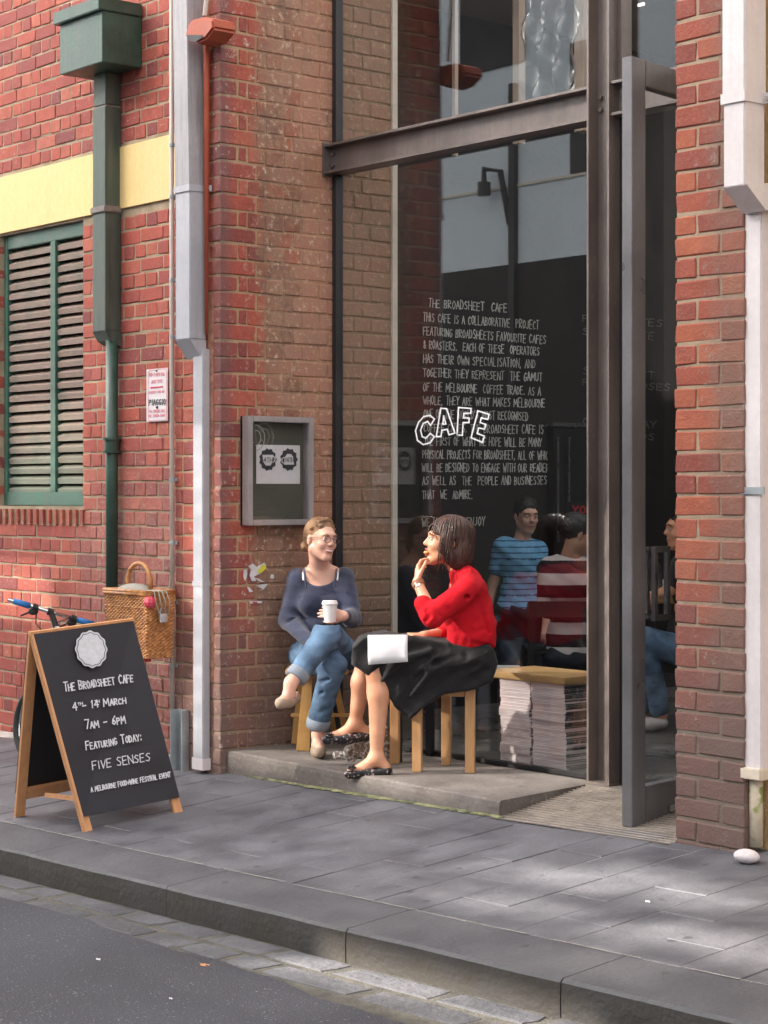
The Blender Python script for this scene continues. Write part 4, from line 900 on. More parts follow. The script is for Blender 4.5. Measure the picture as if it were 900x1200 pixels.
for nm, p_, q_, s in (('leg', fL, tL, 1), ('leg', fR, tR, -1)):
    MB().prism([p_-bn_*.0125, p_-bn_*.0125+e_*s*.045, q_-bn_*.0125+e_*s*.045, q_-bn_*.0125], -bn_*.022).build(nm, MT['pine_or'], ab, bevel=.002)
MB().prism([fL, fL+e_*.0115, tL+e_*.0115, tL], -bn_*.0124).build('edge_strip', MT['pine_or'], ab)
rn = (rR-rL).cross(tL-rL).normalized(); rn = -rn if rn.x > 0 else rn
tL2, tR2 = tL-Vector((.03, 0, 0)), tR-Vector((.03, 0, 0))
for p_, q_, s in ((rL, tL2, 1), (rR, tR2, -1)): MB().prism([p_, p_+e_*s*.05, q_+e_*s*.05, q_], -rn*.022).build('leg', MT['pine_or'], ab, bevel=.002)
b1, b2 = rL.lerp(tL2, .13), rR.lerp(tR2, .13)
quadbox([b1+rn*.005+e_*.0, b2+rn*.005, tR2+rn*.005, tL2+rn*.005], .004, rn).build('rear_board', MT['black'], ab)
MB().prism([rL.lerp(tL2, .10)+e_*.051, rR.lerp(tR2, .10)-e_*.051, rR.lerp(tR2, .155)-e_*.051, rL.lerp(tL2, .155)+e_*.051], -rn*.022).build('rail', MT['pine_or'], ab)
MB().bar(fL.lerp(tL, .17)-bn_*.04+e_*.02, rL.lerp(tL2, .17)+e_*.02+Vector((.25, 0, -.015)), .012, .02).build('stay', MT['pine_or'], ab)
MB().bar(tL+Vector((-.012, -.002, .004)), tR+Vector((-.012, .002, .004)), .03, .012).build('top_strip', MT['pine_or'], ab)
mb_ = lambda x, y, o: onP(x, y, fL+bn_*(.0025+o), bn_)
z7 = lambda x, y: (x/3.4615, 660+y/3.4615)
b = MB()
for i, (t, x0, y0, x1, y1, h, wd) in enumerate((('The Broadsheet Cafe', 262, 520, 540, 480, 10.5, 1.35), ('4 - 14 March', 298, 597, 510, 568, 8.5, 1.4), ('7am - 6pm', 348, 672, 508, 648, 10, 1.4), ('Featuring Today:', 350, 757, 575, 718, 9.5, 1.35), ('FIVE SENSES', 376, 838, 610, 800, 9.5, 1.1), ('A MELBOURNE FOOD+WINE FESTIVAL EVENT', 370, 928, 692, 866, 5.4, 1.1))):
    b = MB(); text_px(b, t, z7(x0, y0), z7(x1, y1), h, mb_, wd, up=(-.16, -.99), jit=.07, seed=i, small=.78); tag(b.build('chalk_line', MT['chalk'], ab), kind='stuff')
b = MB(); text_px(b, 'TH', z7(316, 578), z7(336, 574), 3.2, mb_, .8, up=(-.16, -.99)); tag(b.build('chalk_line', MT['chalk'], ab), kind='stuff'); b = MB(); text_px(b, 'TH', z7(384, 568), z7(404, 565), 3.2, mb_, .8, up=(-.16, -.99))
tag(b.build('chalk_line', MT['chalk'], ab), kind='stuff')
cx_, cy_ = z7(370, 349)
for k, (rx, ry, mt, nm, off) in enumerate(((18.4, 21.4, 'chalk', 'badge_outline', 0), (16.6, 19.4, 'board', 'badge_ring', .0012), (15.8, 18.6, 'chalk', 'badge', .0024))):
    b = MB(); pts = []
    for i in range(96):
        t = 2*pi*i/96; r = 1+.035*cos(12*t); pts.append((cx_+rx*r*cos(t)+.06*ry*sin(t), cy_+ry*r*sin(t)))
    mq = lambda x, y, o: onP(x, y, fL+bn_*(.0025+off), bn_)
    for i in range(96): poly_px(b, [(cx_, cy_), pts[i], pts[(i+1) % 96]], mq)
    b.build(nm, MT[mt], ab)
p = onG(134, 949)+Vector((-.2, .12, 0)); b = MB(); b.ball(p+Vector((0, 0, .012)), (.06, .05, .018), 10, 6); tag(b.build('crumpled_wrapper', MT['paper'], smooth=True), 'crumpled pale wrapper on the paving behind the chalkboard sign', 'wrapper')

# ---------------------------------------------------------------- bicycle
bk = thing('bicycle', (-10.1, 5.85, .05), 'bicycle with blue handlebar grips leaning on the brick wall behind the sign', 'bicycle')
hbL, hbR = onY(9, 702.5, 5.62), onY(114, 733, 6.10)
hb = hbL.lerp(hbR, .48)
ax = (hbR-hbL).normalized()
g0_ = gz(hb.x, 5.75)
hl = lambda t: hbL.lerp(hbR, t)
MB().tube([hl(.14), hl(.86)], .0125, 10).build('handlebar', MT['chrome'], bk, smooth=True)
for a, c_ in ((0.06, .24), (.78, .96)):
    MB().tube([hl(a), hl(c_)], .018, 12, rs=[.0165, .0185]).build('grip', MT['blugrip'], bk, smooth=True)
MB().tube([hl(0), hl(.06)], .012, 10).build('bar_end', MT['chrome'], bk)
for t in (.30, .73):
    b = MB(); q = hl(t); b.ball(q+Vector((-.02, 0, -.025)), (.035, .03, .022), 8, 6); b.tube([q+Vector((-.02, -.0, -.02)), q+Vector((-.06, -.06, -.05))], .006, 6); b.tube([q-ax*.015, q+ax*.015], .022, 10); b.build('brake_lever', MT['rubber'], bk)
b = MB(); b.tube([hl(.44), hl(.50)], .022, 10); b.tube([hb, hb+Vector((.05, .012, -.10))], .018, 10); b.build('stem', MT['rubber'], bk)
head_t = hb+Vector((.05, .012, -.10)); 
MB().tube([head_t+Vector((-.004, 0, .015)), head_t+Vector((.008, .0, -.03))], .025, 12).build('headset', MT['chrome'], bk)
WR = .20; lean = Vector((0, .14, 1)).normalized()
fx_ = onY(40, 850, 5.72).x; fw = Vector((fx_, 5.72, gz(fx_, 5.7)+WR)); rw = Vector((hb.x+.86, 5.76, gz(hb.x+.9, 5.7)+WR)); bb = Vector((hb.x+.47, 5.74, gz(hb.x+.5, 5.7)+.24))
def wheel(c):
    pts = [c+Vector((1, 0, 0))*WR*cos(t*pi/18)+lean*WR*sin(t*pi/18) for t in range(37)]
    o = MB().tube(pts, .022, 8, cap=False).build('tyre', MT['rubber'], bk, smooth=True)
    pts = [c+Vector((1, 0, 0))*(WR-.03)*cos(t*pi/18)+lean*(WR-.03)*sin(t*pi/18) for t in range(37)]
    MB().tube(pts, .010, 6, cap=False).build('rim', MT['chrome'], bk, smooth=True)
    b = MB()
    for k in range(20):
        t = 2*pi*k/20; b.tube([c, c+Vector((1, 0, 0))*(WR-.03)*cos(t)+lean*(WR-.03)*sin(t)], .0012, 4)
    b.tube([c-Vector((0, .04, 0)), c+Vector((0, .04, 0))], .02, 10); b.build('spokes', MT['chrome'], bk)
wheel(fw); wheel(rw)
seat_t = bb+Vector((.20, .08, .50)); b = MB()
for a, c_, r in ((head_t, head_t+Vector((.03, -.02, -.12)), .02), (head_t+Vector((.03, -.02, -.12)), fw, .014), (head_t+Vector((.03, -.01, -.08)), bb, .018), (head_t, seat_t-Vector((0, 0, .10)), .016), (bb, seat_t, .015), (bb, rw, .011), (seat_t-Vector((0, 0, .1)), rw, .009)): b.tube([a, c_], r, 8)
b.build('frame', MT['darksteel'], bk, smooth=True)
b = MB(); b.ball(seat_t+Vector((0, 0, .02)), (.12, .07, .03), 12, 8); b.build('saddle', MT['rubber'], bk, smooth=True)
b = MB(); b.tube([bb+Vector((0, -.05, 0)), bb+Vector((.12, -.06, -.1))], .009, 6); b.tube([bb-Vector((0, .05, 0)), bb+Vector((0, .02, 0))], .05, 14); b.box(bb.x+.08, bb.x+.17, bb.y-.13, bb.y-.06, bb.z-.115, bb.z-.095); b.build('crank', MT['darksteel'], bk)
b = MB(); b.tube([hl(.33), hl(.4)+Vector((-.06, -.02, -.08)), hb+Vector((.0, -.01, -.16)), fw+Vector((0, 0, .2))], .003, 6); b.tube([hl(.7), hl(.6)+Vector((-.07, 0, -.05)), hb+Vector((.02, -.01, -.15))], .003, 6); b.build('brake_cable', MT['rubber'], bk)
# wicker basket on the rack
YB0 = 5.72; A = onY(122.5, 699, YB0); B = onY(172, 697, YB0); YB1 = onX(204.5, 705, B.x).y
bx0, bx1 = A.x, B.x; zt2 = B.z; zb2 = zt2-.345
wb = thing('wicker_basket', ((bx0+bx1)/2, (YB0+YB1)/2, zb2), 'orange wicker basket with a hoop handle on the back of the bicycle', 'basket')
def weave(name, P0, U, V, N_, lu, lv):
    nu, nv = int(lu/.0045), int(lv/.0030); vs = []
    for j in range(nv+1):
        for i in range(nu+1):
            u, v = lu*i/nu, lv*j/nv; row = int(v/.0095); d = .0045*sin(pi*(u+.003*sin(row*2.3))/.017+pi*(row % 2))+.0040*abs(sin(pi*v/.0095))-.002
            tap = 1-.06*(1-v/lv); vs.append(P0+U*((u-lu/2)*tap+lu/2)+V*v+N_*(d-.012*(1-v/lv)))
    b = MB(); b.add(vs, [(j*(nu+1)+i, j*(nu+1)+i+1, (j+1)*(nu+1)+i+1, (j+1)*(nu+1)+i) for j in range(nv) for i in range(nu)]); return b.build(name, MT['wicker'], wb, smooth=True)
ux, uy, uz = Vector((1, 0, 0)), Vector((0, 1, 0)), Vector((0, 0, 1)); LX, LY, LZ = bx1-bx0, YB1-YB0, zt2-zb2
weave('woven_side', Vector((bx0, YB0, zb2)), ux, uz, -uy, LX, LZ); weave('woven_side', Vector((bx1, YB0, zb2)), uy, uz, ux, LY, LZ)
weave('woven_side', Vector((bx0, YB1, zb2)), ux, uz, uy, LX, LZ); weave('woven_side', Vector((bx0, YB0, zb2)), uy, uz, -ux, LY, LZ)
MB().box(bx0+.02, bx1-.02, YB0+.02, YB1-.02, zb2, zb2+.01).build('basket_floor', MT['wicker'], wb)
b = MB()
for dz in (0, .014):
    b.tube([(bx0-.004, YB0-.004, zt2+dz), (bx1+.004, YB0-.004, zt2+dz), (bx1+.004, YB1, zt2+dz), (bx0-.004, YB1, zt2+dz), (bx0-.004, YB0-.004, zt2+dz)], .009, 8)
b.build('rim', MT['wicker'], wb, smooth=True)
hc = Vector(((bx0+bx1)/2+.02, (YB0+YB1)/2, zt2)); R_ = .115
b = MB(); pts = [hc+Vector((-.02, -R_*.9*cos(t*pi/14)*0, 0))+Vector((R_*cos(t*pi/14), .0, .035+.125*sin(t*pi/14)**.8 if 0 < t < 14 else 0)) for t in range(15)]
b.tube(pts, .013, 8, rs=[.011+.003*(k % 2) for k in range(15)]); b.build('handle', MT['wicker'], wb, smooth=True)
o = MB().ball(hc+Vector((-.06, 0, .0)), (.15, .085, .05), 16, 8).build('cloth_liner', MT['cloth_grey'], wb, smooth=True)
b = MB(); q = Vector((bx1+.012, YB0+.06, zt2-.02))
for k in range(4): b.tube([q+Vector((-.07, .02*k-.03, .04)), q+Vector((0, .025*k-.02, .035)), q+Vector((.014, .03*k-.02, -.02)), q+Vector((.016, .02*k, -.085))], .004, 6)
tag(b.build('lock_cable', MT['cloth_grey'], smooth=True), 'grey coiled lock cable draped over the basket corner', 'lock cable')
q = q+Vector((.02, .02, -.10)); b = MB(); b.box(q.x-.006, q.x+.010, q.y-.025, q.y+.025, q.z-.028, q.z+.018); b.tube([q+Vector((0, -.016, .018)), q+Vector((0, -.014, .045)), q+Vector((0, .014, .045)), q+Vector((0, .016, .018))], .004, 6)
tag(b.build('padlock', MT['chrome'], bevel=.003), 'square steel padlock hanging on the basket side', 'padlock')
b = MB(); b.ball(Vector((bx1+.004, YB0+.015, zt2-.04)), (.03, .035, .035), 8, 6); tag(b.build('red_cloth', MT['signred']), 'bit of dark red cloth sticking out over the basket rim', 'cloth')
q = onY(173, 769, YB0+.05); b = MB(); b.box(q.x-.02, q.x+.01, q.y-.02, q.y+.02, q.z-.03, q.z+.03); b.build('rear_reflector', MT['redplastic'], bk, bevel=.004)

# ---------------------------------------------------------------- people: distance fields turned into smooth skinned surfaces
class SDF:
    def __init__(s, lo, hi, h):
        s.lo = np.array(lo, float); s.h = h; s.n = (np.ceil((np.array(hi)-s.lo)/h)).astype(int)+1
        s.F = np.full(tuple(s.n), .5, np.float32)
    def sub(s, lo, hi):
        a = np.maximum(0, np.floor((np.array(lo)-s.lo)/s.h).astype(int)); b = np.minimum(s.n, np.ceil((np.array(hi)-s.lo)/s.h).astype(int)+1)
        if np.any(b <= a): return None
        ax = [s.lo[i]+s.h*np.arange(a[i], b[i]) for i in range(3)]
        G = np.meshgrid(*ax, indexing='ij'); return tuple(slice(a[i], b[i]) for i in range(3)), G
    def comb(s, lo, hi, fn, k, op='u'):
        pad = k+.035; r = s.sub(np.array(lo)-pad, np.array(hi)+pad)
        if r is None: return
        sl, G = r; d = fn(*G).astype(np.float32); f = s.F[sl]
        if op == 's':
            d = -d; h = np.clip(.5-.5*(f-d)/k, 0, 1) if k > 0 else (d > f); s.F[sl] = f*(1-h)+d*h+k*h*(1-h)
        elif k > 0:
            h = np.clip(.5+.5*(f-d)/k, 0, 1); s.F[sl] = f*(1-h)+d*h-k*h*(1-h)
        else: s.F[sl] = np.minimum(f, d)
    def cap(s, a, b, ra, rb=None, k=.02, op='u'):
        rb = ra if rb is None else rb; a = np.array(a, float); b = np.array(b, float); ab = b-a; L = max(1e-9, ab.dot(ab)); R = max(ra, rb)
        def fn(x, y, z):
            t = np.clip(((x-a[0])*ab[0]+(y-a[1])*ab[1]+(z-a[2])*ab[2])/L, 0, 1)
            return np.sqrt((x-a[0]-t*ab[0])**2+(y-a[1]-t*ab[1])**2+(z-a[2]-t*ab[2])**2)-(ra+(rb-ra)*t)
        s.comb(np.minimum(a, b)-R, np.maximum(a, b)+R, fn, k, op); return s
    def ell(s, c, r, R=None, k=.02, op='u'):
        c = np.array(c, float); r = np.array(r, float); R = np.eye(3) if R is None else np.array(R); m = max(r)
        def fn(x, y, z):
            p = [x-c[0], y-c[1], z-c[2]]; q = [sum(R[i][j]*p[i] for i in range(3))/r[j] for j in range(3)]
            k0 = np.sqrt(q[0]**2+q[1]**2+q[2]**2); k1 = np.sqrt(sum((q[j]/r[j])**2 for j in range(3)))+1e-9; return k0*(k0-1)/k1
        s.comb(c-m, c+m, fn, k, op); return s
    def poly(s, pts, c, R, half, rad, k=.02, op='u'):
        """rounded extrusion of a polygon given in the (R0, R2) plane through c, thickness 2*half along R1"""
        c = np.array(c, float); R = np.array(R); P = np.array(pts, float)
        W3 = np.array([c+R[:, 0]*u+R[:, 2]*v for u, v in P]); lo = W3.min(0)-half-rad; hi = W3.max(0)+half+rad
        def fn(x, y, z):
            p = [x-c[0], y-c[1], z-c[2]]; u, t, v = [sum(R[i][j]*p[i] for i in range(3)) for j in range(3)]
            d = np.full(u.shape, 1e9); sg = np.ones(u.shape); n = len(P)
            for i in range(n):
                a = P[i]; b = P[i-1]; e = b-a; wu, wv = u-a[0], v-a[1]; tt = np.clip((wu*e[0]+wv*e[1])/(e.dot(e)), 0, 1)
                d = np.minimum(d, (wu-e[0]*tt)**2+(wv-e[1]*tt)**2)
                c1 = v >= a[1]; c2 = v < b[1]; c3 = e[0]*wv > e[1]*wu; al = (c1 & c2 & c3) | (~c1 & ~c2 & ~c3); sg = np.where(al, -sg, sg)
            d2 = sg*np.sqrt(d)+rad; dt = np.abs(t)-half+rad
            return np.minimum(np.maximum(d2, dt), 0)+np.sqrt(np.maximum(d2, 0)**2+np.maximum(dt, 0)**2)-rad
        s.comb(lo, hi, fn, k, op); return s
    def wrinkle(s, fn):
        ax = [s.lo[i]+s.h*np.arange(s.n[i]) for i in range(3)]; m = np.abs(s.F) < .03
        idx = np.nonzero(m); s.F[idx] += fn(ax[0][idx[0]], ax[1][idx[1]], ax[2][idx[2]]).astype(np.float32); return s
    def mesh(s, name, mat, parent, smooth_it=1):
        F_ = s.F; n = F_.shape; neg = F_ < 0
        acc = np.zeros((n[0]-1, n[1]-1, n[2]-1, 3), np.float32); cnt = np.zeros((n[0]-1, n[1]-1, n[2]-1), np.float32)
        quads = []; vid = None
        for axis in range(3):
            sl0 = [slice(None)]*3; sl1 = [slice(None)]*3; sl0[axis] = slice(0, -1); sl1[axis] = slice(1, None)
            ch = neg[tuple(sl0)] != neg[tuple(sl1)]; I = np.nonzero(ch)
            f0 = F_[tuple(sl0)][I]; f1 = F_[tuple(sl1)][I]; t = f0/(f0-f1); pos = [I[0].astype(np.float32), I[1].astype(np.float32), I[2].astype(np.float32)]; pos[axis] = pos[axis]+t; P_ = np.stack(pos, 1)
            o = [a for a in range(3) if a != axis]
            for da in (0, -1):
                for db in (0, -1):
                    J = [I[0].copy(), I[1].copy(), I[2].copy()]; J[o[0]] = J[o[0]]+da; J[o[1]] = J[o[1]]+db
                    ok = np.ones(len(J[0]), bool)
                    for a in range(3): ok &= (J[a] >= 0) & (J[a] < n[a]-1)
                    K = tuple(j[ok] for j in J); np.add.at(acc, K, P_[ok]); np.add.at(cnt, K, 1)
            quads.append((axis, o, I, f0 < 0))
        act = cnt > 0; vid = np.full(cnt.shape, -1, np.int64); vid[act] = np.arange(act.sum())
        V = acc[act]/cnt[act][:, None]*s.h+s.lo
        Q = []
        for axis, o, I, inside in quads:
            c = []
            okall = np.ones(len(I[0]), bool)
            for da, db in ((0, 0), (-1, 0), (-1, -1), (0, -1)):
                J = [I[0].copy(), I[1].copy(), I[2].copy()]; J[o[0]] = J[o[0]]+da; J[o[1]] = J[o[1]]+db
                for a in range(3): okall &= (J[a] >= 0) & (J[a] < n[a]-1)
                c.append(J)
            q = np.stack([vid[tuple(j[okall] for j in J)] for J in c], 1); ins = inside[okall]
            flip = ins if axis != 1 else ~ins
            q[~flip] = q[~flip][:, ::-1]; Q.append(q)
        Q = np.concatenate(Q); Q = Q[(Q >= 0).all(1)]
        for _ in range(smooth_it):
            S = np.zeros_like(V); n_ = np.zeros(len(V))
            for a, b in ((0, 1), (1, 2), (2, 3), (3, 0)):
                np.add.at(S, Q[:, a], V[Q[:, b]]); np.add.at(S, Q[:, b], V[Q[:, a]]); np.add.at(n_, Q[:, a], 1); np.add.at(n_, Q[:, b], 1)
            V = V*.4+S/np.maximum(1, n_)[:, None]*.6
        o0 = np.array(wloc(parent)) if parent else np.zeros(3); V = (V-o0).astype(np.float32)
        me = bpy.data.meshes.new(name); me.vertices.add(len(V)); me.vertices.foreach_set('co', V.ravel())
        me.loops.add(Q.size); me.loops.foreach_set('vertex_index', Q.ravel().astype(np.int32)); me.polygons.add(len(Q))
        me.polygons.foreach_set('loop_start', np.arange(0, Q.size, 4, dtype=np.int32)); me.polygons.foreach_set('loop_total', np.full(len(Q), 4, np.int32))
        me.polygons.foreach_set('use_smooth', np.ones(len(Q), bool)); me.update(calc_edges=True); me.validate(); return link(name, me, mat, parent)
def cr(t, a): return a*(np.abs(np.sin(t))**.55-.62)
def grooves(S, L, r=.007, k=.014, op='s'):
    for pts in L:
        for a, c_ in zip(pts, pts[1:]): S.cap(a, c_, r, r*.7, k, op)
def frame(fwd, up):
    f = Vector(fwd).normalized(); u = Vector(up); r = f.cross(u).normalized(); u = r.cross(f).normalized(); return np.array([[r[i], f[i], u[i]] for i in range(3)])
class Head:
    def __init__(h, c, fwd, up=(0, 0, 1), s=1.0): h.c = np.array(c); h.R = frame(fwd, up); h.s = s
    def p(h, x, y, z): return h.c+h.R @ (np.array([x, y, z])*h.s)
    def v(h, x, y, z): return Vector(h.p(x, y, z))
    def skin(h, S, mouth=None):
        s = h.s; E = lambda c, r, k=.02, op='u': S.ell(h.p(*c), np.array(r)*s, h.R, k*s, op); K = lambda a, b, ra, rb, k=.02: S.cap(h.p(*a), h.p(*b), ra*s, rb*s, k*s)
        E((0, -.018, .035), (.074, .092, .080)); E((0, .028, -.02), (.060, .062, .088), .03)
        for q in (-1, 1): K((q*.052, -.0, -.055), (q*.012, .058, -.098), .022, .018, .03); E((q*.034, .062, -.030), (.022, .022, .022), .02); E((q*.076, -.012, -.008), (.009, .017, .031), .006)
        E((0, .068, -.103), (.020, .017, .016), .02); E((0, .078, .026), (.050, .016, .013), .02)
        for q in (-1, 1): E((q*.031, .098, .004), (.017, .012, .010), .012, 's')
        K((0, .082, .012), (0, .104, -.024), .0075, .0115, .012); 
        for q in (-1, 1): E((q*.010, .094, -.030), (.008, .009, .007), .008)
        E((0, .082, -.062), (.024, .012, .016), .015)
        if mouth == 'open': E((0, .092, -.066), (.015, .026, .013), .006, 's')
    def details(h, par, lips=True, mouth='shut', brow='hair_dk', eyes=True):
        s = h.s; R3 = Matrix([list(r) for r in h.R])
        for q in (-1, 1):
            if eyes:
                e = MB().ball(h.v(q*.031, .0795, .004), .0118*s, 12, 8).build('eye', MT['eye'], par, smooth=True)
                MB().ball(h.v(q*.031, .0868, .004), .0062*s, 10, 6).build('iris', MT['iris'], e, smooth=True)
                MB().ball(h.v(q*.031, .0815, .0105), (.0135*s, .0115*s, .0055*s), 10, 6, R3).build('eyelid', par_skin[0], par, smooth=True)
            MB().tube([h.v(q*.014, .0925, .022), h.v(q*.032, .0925, .028), h.v(q*.048, .082, .021)], .0032*s, 6).build('eyebrow', MT[brow], par, smooth=True)
        if mouth == 'smile':
            MB().tube([h.v(-.027, .080, -.054), h.v(-.014, .093, -.061), h.v(0, .0965, -.063), h.v(.014, .093, -.061), h.v(.027, .080, -.054)], .0045*s, 8, rs=[.002*s, .0050*s, .0055*s, .0050*s, .002*s]).build('teeth', MT['teeth'], par, smooth=True)
            MB().tube([h.v(-.029, .079, -.053), h.v(-.014, .0935, -.0565), h.v(0, .098, -.0575), h.v(.014, .0935, -.0565), h.v(.029, .079, -.053)], .003*s, 8).build('upper_lip', MT['lip'], par, smooth=True)
            MB().tube([h.v(-.028, .078, -.056), h.v(-.014, .092, -.068), h.v(0, .0965, -.071), h.v(.014, .092, -.068), h.v(.028, .078, -.056)], .0038*s, 8).build('lower_lip', MT['lip'], par, smooth=True)
        elif mouth == 'open':
            MB().ball(h.v(0, .080, -.066), (.014*s, .010*s, .012*s), 10, 8, R3).build('mouth', MT['dkmouth'], par)
            MB().tube([h.v(-.020, .084, -.058), h.v(0, .099, -.050), h.v(.020, .084, -.058)], .004*s, 8).build('upper_lip', MT['lip'], par, smooth=True)
            MB().tube([h.v(-.018, .082, -.074), h.v(0, .094, -.083), h.v(.018, .082, -.074)], .0045*s, 8).build('lower_lip', MT['lip'], par, smooth=True)
        else:
            MB().tube([h.v(-.022, .084, -.062), h.v(0, .0965, -.061), h.v(.022, .084, -.062)], .0035*s, 8).build('lips', MT['lip'], par, smooth=True)
def strands(Hd, par, mat, n, path, r=.0022, seed=1):
    rr = random.Random(seed); mb = MB()
    for i in range(n):
        pts = path(rr)
        if pts: mb.tube([Hd.v(*q) for q in pts], r, 5, rs=[r*(.5+.6*sin(pi*min(1, .15+.85*k/(len(pts)-1)))) if k < len(pts)-1 else r*.15 for k in range(len(pts))])
    o = mb.build('hair_strands', mat, par, smooth=True); o['kind'] = 'stuff'
par_skin = [MT['skin']]
def hand(S, wr, d, pn, side, curl=.6, s=1.0, spread=.12, thumb=.7):
    """wr wrist, d direction of the hand, pn palm normal (fingers curl towards it), side=+-1 which side the thumb is on (along d x pn)"""
    d = Vector(d).normalized(); pn = Vector(pn); pn = (pn-d*pn.dot(d)).normalized(); lat = d.cross(pn)*side
    wr = Vector(wr); k = .006; tips = []
    for f in (-.026, -.009, .009, .026): S.cap(wr+lat*f*.55*s, wr+(d*.080+lat*f)*s, .0125*s, .0105*s, .012)
    for i, (f, L) in enumerate(((.028, .068), (.0095, .076), (-.0095, .070), (-.028, .056))):
        b = wr+(d*.082+lat*f)*s; a = curl*(.75+.12*i); dd_ = d*cos(a)+pn*sin(a)+lat*(f*spread*8-0)
        p1 = b+dd_.normalized()*L*.45*s; a2 = a+curl*1.2; d2 = (d*cos(a2)+pn*sin(a2)).normalized(); p2 = p1+d2*L*.32*s; a3 = a2+curl*.6; d3 = (d*cos(a3)+pn*sin(a3)).normalized(); p3 = p2+d3*L*.24*s
        S.cap(b, p1, .0092*s, .0082*s, k); S.cap(p1, p2, .0082*s, .0074*s, .003); S.cap(p2, p3, .0074*s, .0064*s, .003); tips.append(p3)
    t0 = wr+(d*.022+lat*.026+pn*.006)*s; t1 = t0+(d*.028+lat*.030*thumb+pn*.012)*s; t2 = t1+(d*.028+lat*.006+pn*.012)*s; t3 = t2+(d*.020-lat*.004+pn*.006)*s
    S.cap(t0, t1, .0125*s, .010*s, .01); S.cap(t1, t2, .010*s, .0088*s, .004); S.cap(t2, t3, .0088*s, .0075*s, .003)
    return tips
RI = np.array([[IR[i], IT[i], IU[i]] for i in range(3)])     # columns: right of picture, towards camera, up
def pbx(x0, y0, x1, y1, Z0, Z1): return [W(x, y, Z) for x in (x0, x1) for y in (y0, y1) for Z in (Z0, Z1)]
def bounds(pts, pad): P_ = np.array([list(p) for p in pts]); return P_.min(0)-pad, P_.max(0)+pad

# ---- woman in the navy jumper -------------------------------------------------
Zb = 10.42
def J(px, py, Z=Zb): return W(px, py, Z)
w1 = thing('person', (J(372, 880).x, J(372, 880).y, STEP), 'smiling woman in navy jumper and rolled jeans seated by the brick wall with a cup', 'person')
hc_ = J(376.5, 632, 10.33); hf = IR*.60+IT*.80-IU*.01
H1 = Head(hc_, hf, IU+IR*.10, .93)
sL, sR = J(349, 679), J(403, 678); eL, eR = J(338, 726, 10.40), J(412, 724, 10.33); wL, wR_ = J(368, 758, 10.18), J(403, 722, 10.10)
hipL, hipR = J(358, 768), J(398, 768); kA, kB = J(390, 780, 10.06), J(384, 743, 9.99); aA, aB = J(373, 860, 10.12), J(341, 800, 9.86)
S = SDF(*bounds(pbx(322, 600, 425, 890, 9.68, 10.62), .0), .0048)
H1.skin(S); nb_ = J(375, 668, 10.42)
S.cap(H1.p(0, -.028, -.06), nb_, .050, .052, .03)
S.cap(J(362, 674), J(390, 673), .045, .045, .04); S.ell(J(375, 700, 10.43), (.125, .09, .13), RI, .05); S.ell(J(377, 745, 10.43), (.12, .10, .12), RI, .04)
S.cap(sL, eL, .036, .030, .03); S.cap(eL, wL, .028, .024, .015); S.cap(sR, eR, .036, .030, .03); S.cap(eR, wR_, .028, .024, .015)
hand(S, wL, (J(392, 760, 10.06)-wL), IT*-.2-IU, 1, .5, .92)
cupc = J(387, 717, 10.02)
tips = hand(S, wR_, -IR*.92+IU*.25+IT*.35, -IU*.05-IT*-.25-IR*.6-IT*.75, 1, .42, .92)
S.cap(hipL, kA, .065, .04, .03); S.cap(kA, aA, .034, .032, .02); S.cap(hipR, kB, .065, .04, .03); S.cap(kB, aB, .034, .032, .02)
S.cap(aA, J(372, 872, 10.10), .033, .030, .02); S.cap(J(372, 874, 10.14), J(374, 878, 9.98), .030, .022, .02)
S.cap(aB, J(338, 812, 9.85), .033, .030, .02); S.cap(J(342, 815, 9.88), J(329, 822, 9.80), .027, .022, .02)
S.mesh('body', MT['skin'], w1)
H1.details(w1, mouth='smile', brow='hair_bl')
# hair
S = SDF(*bounds([H1.p(-.13, -.17, -.12), H1.p(.13, .12, .14)], .05), .004)
S.ell(H1.p(0, -.026, .042), (.0775*.95, .092, .079), H1.R, .01); S.ell(H1.p(0, -.06, .0), (.066, .055, .075), H1.R, .02)
S.ell(H1.p(0, .098, -.005), (.070, .066, .074), H1.R, .01, 's'); S.ell(H1.p(0, .03, -.085), (.085, .06, .07), H1.R, .01, 's')
for q in (-1, 1): S.ell(H1.p(q*.075, .0, -.02), (.025, .024, .034), H1.R, .006, 's')
for i in range(9):
    t = i/8; S.ell(H1.p(-.074+.148*t, .004+.034*sin(pi*t), .060+.052*sin(pi*t)), (.014, .015, .013), H1.R, .004)
S.ell(H1.p(-.02, -.115, -.035), (.036, .030, .034), H1.R, .006); S.ell(H1.p(.02, -.118, -.045), (.032, .028, .030), H1.R, .006); S.ell(H1.p(-.04, -.095, -.06), (.022, .022, .025), H1.R, .006)
def strand(Hd, f, a):
    def fn(x, y, z):
        p = np.stack([x, y, z], -1)-Hd.c; q = p @ Hd.R; return a*np.sin(np.arctan2(q[:, 1]+.02, q[:, 2]-.02)*f+q[:, 0]*120)
    return fn
S.wrinkle(strand(H1, 30, .0012)); S.mesh('hair', MT['hair_bl'], w1)
def path_bl(rr):
    a = rr.uniform(-1.25, 1.25); pts = []
    for k in range(8):
        t = k/7; y = .055-.15*t; ww = a*(1-.35*t); z = .042+.080*cos(ww)*sqrt(max(.05, 1-((y+.026)/.100)**2)); x = .080*sin(ww)*sqrt(max(.05, 1-((y+.026)/.100)**2))
        pts.append((x*1.0+rr.uniform(-.002, .002), y, z-.03*t*t+rr.uniform(-.0015, .0015)))
    return pts
strands(H1, w1, MT['hair_bl'], 120, path_bl, .0020, 3)
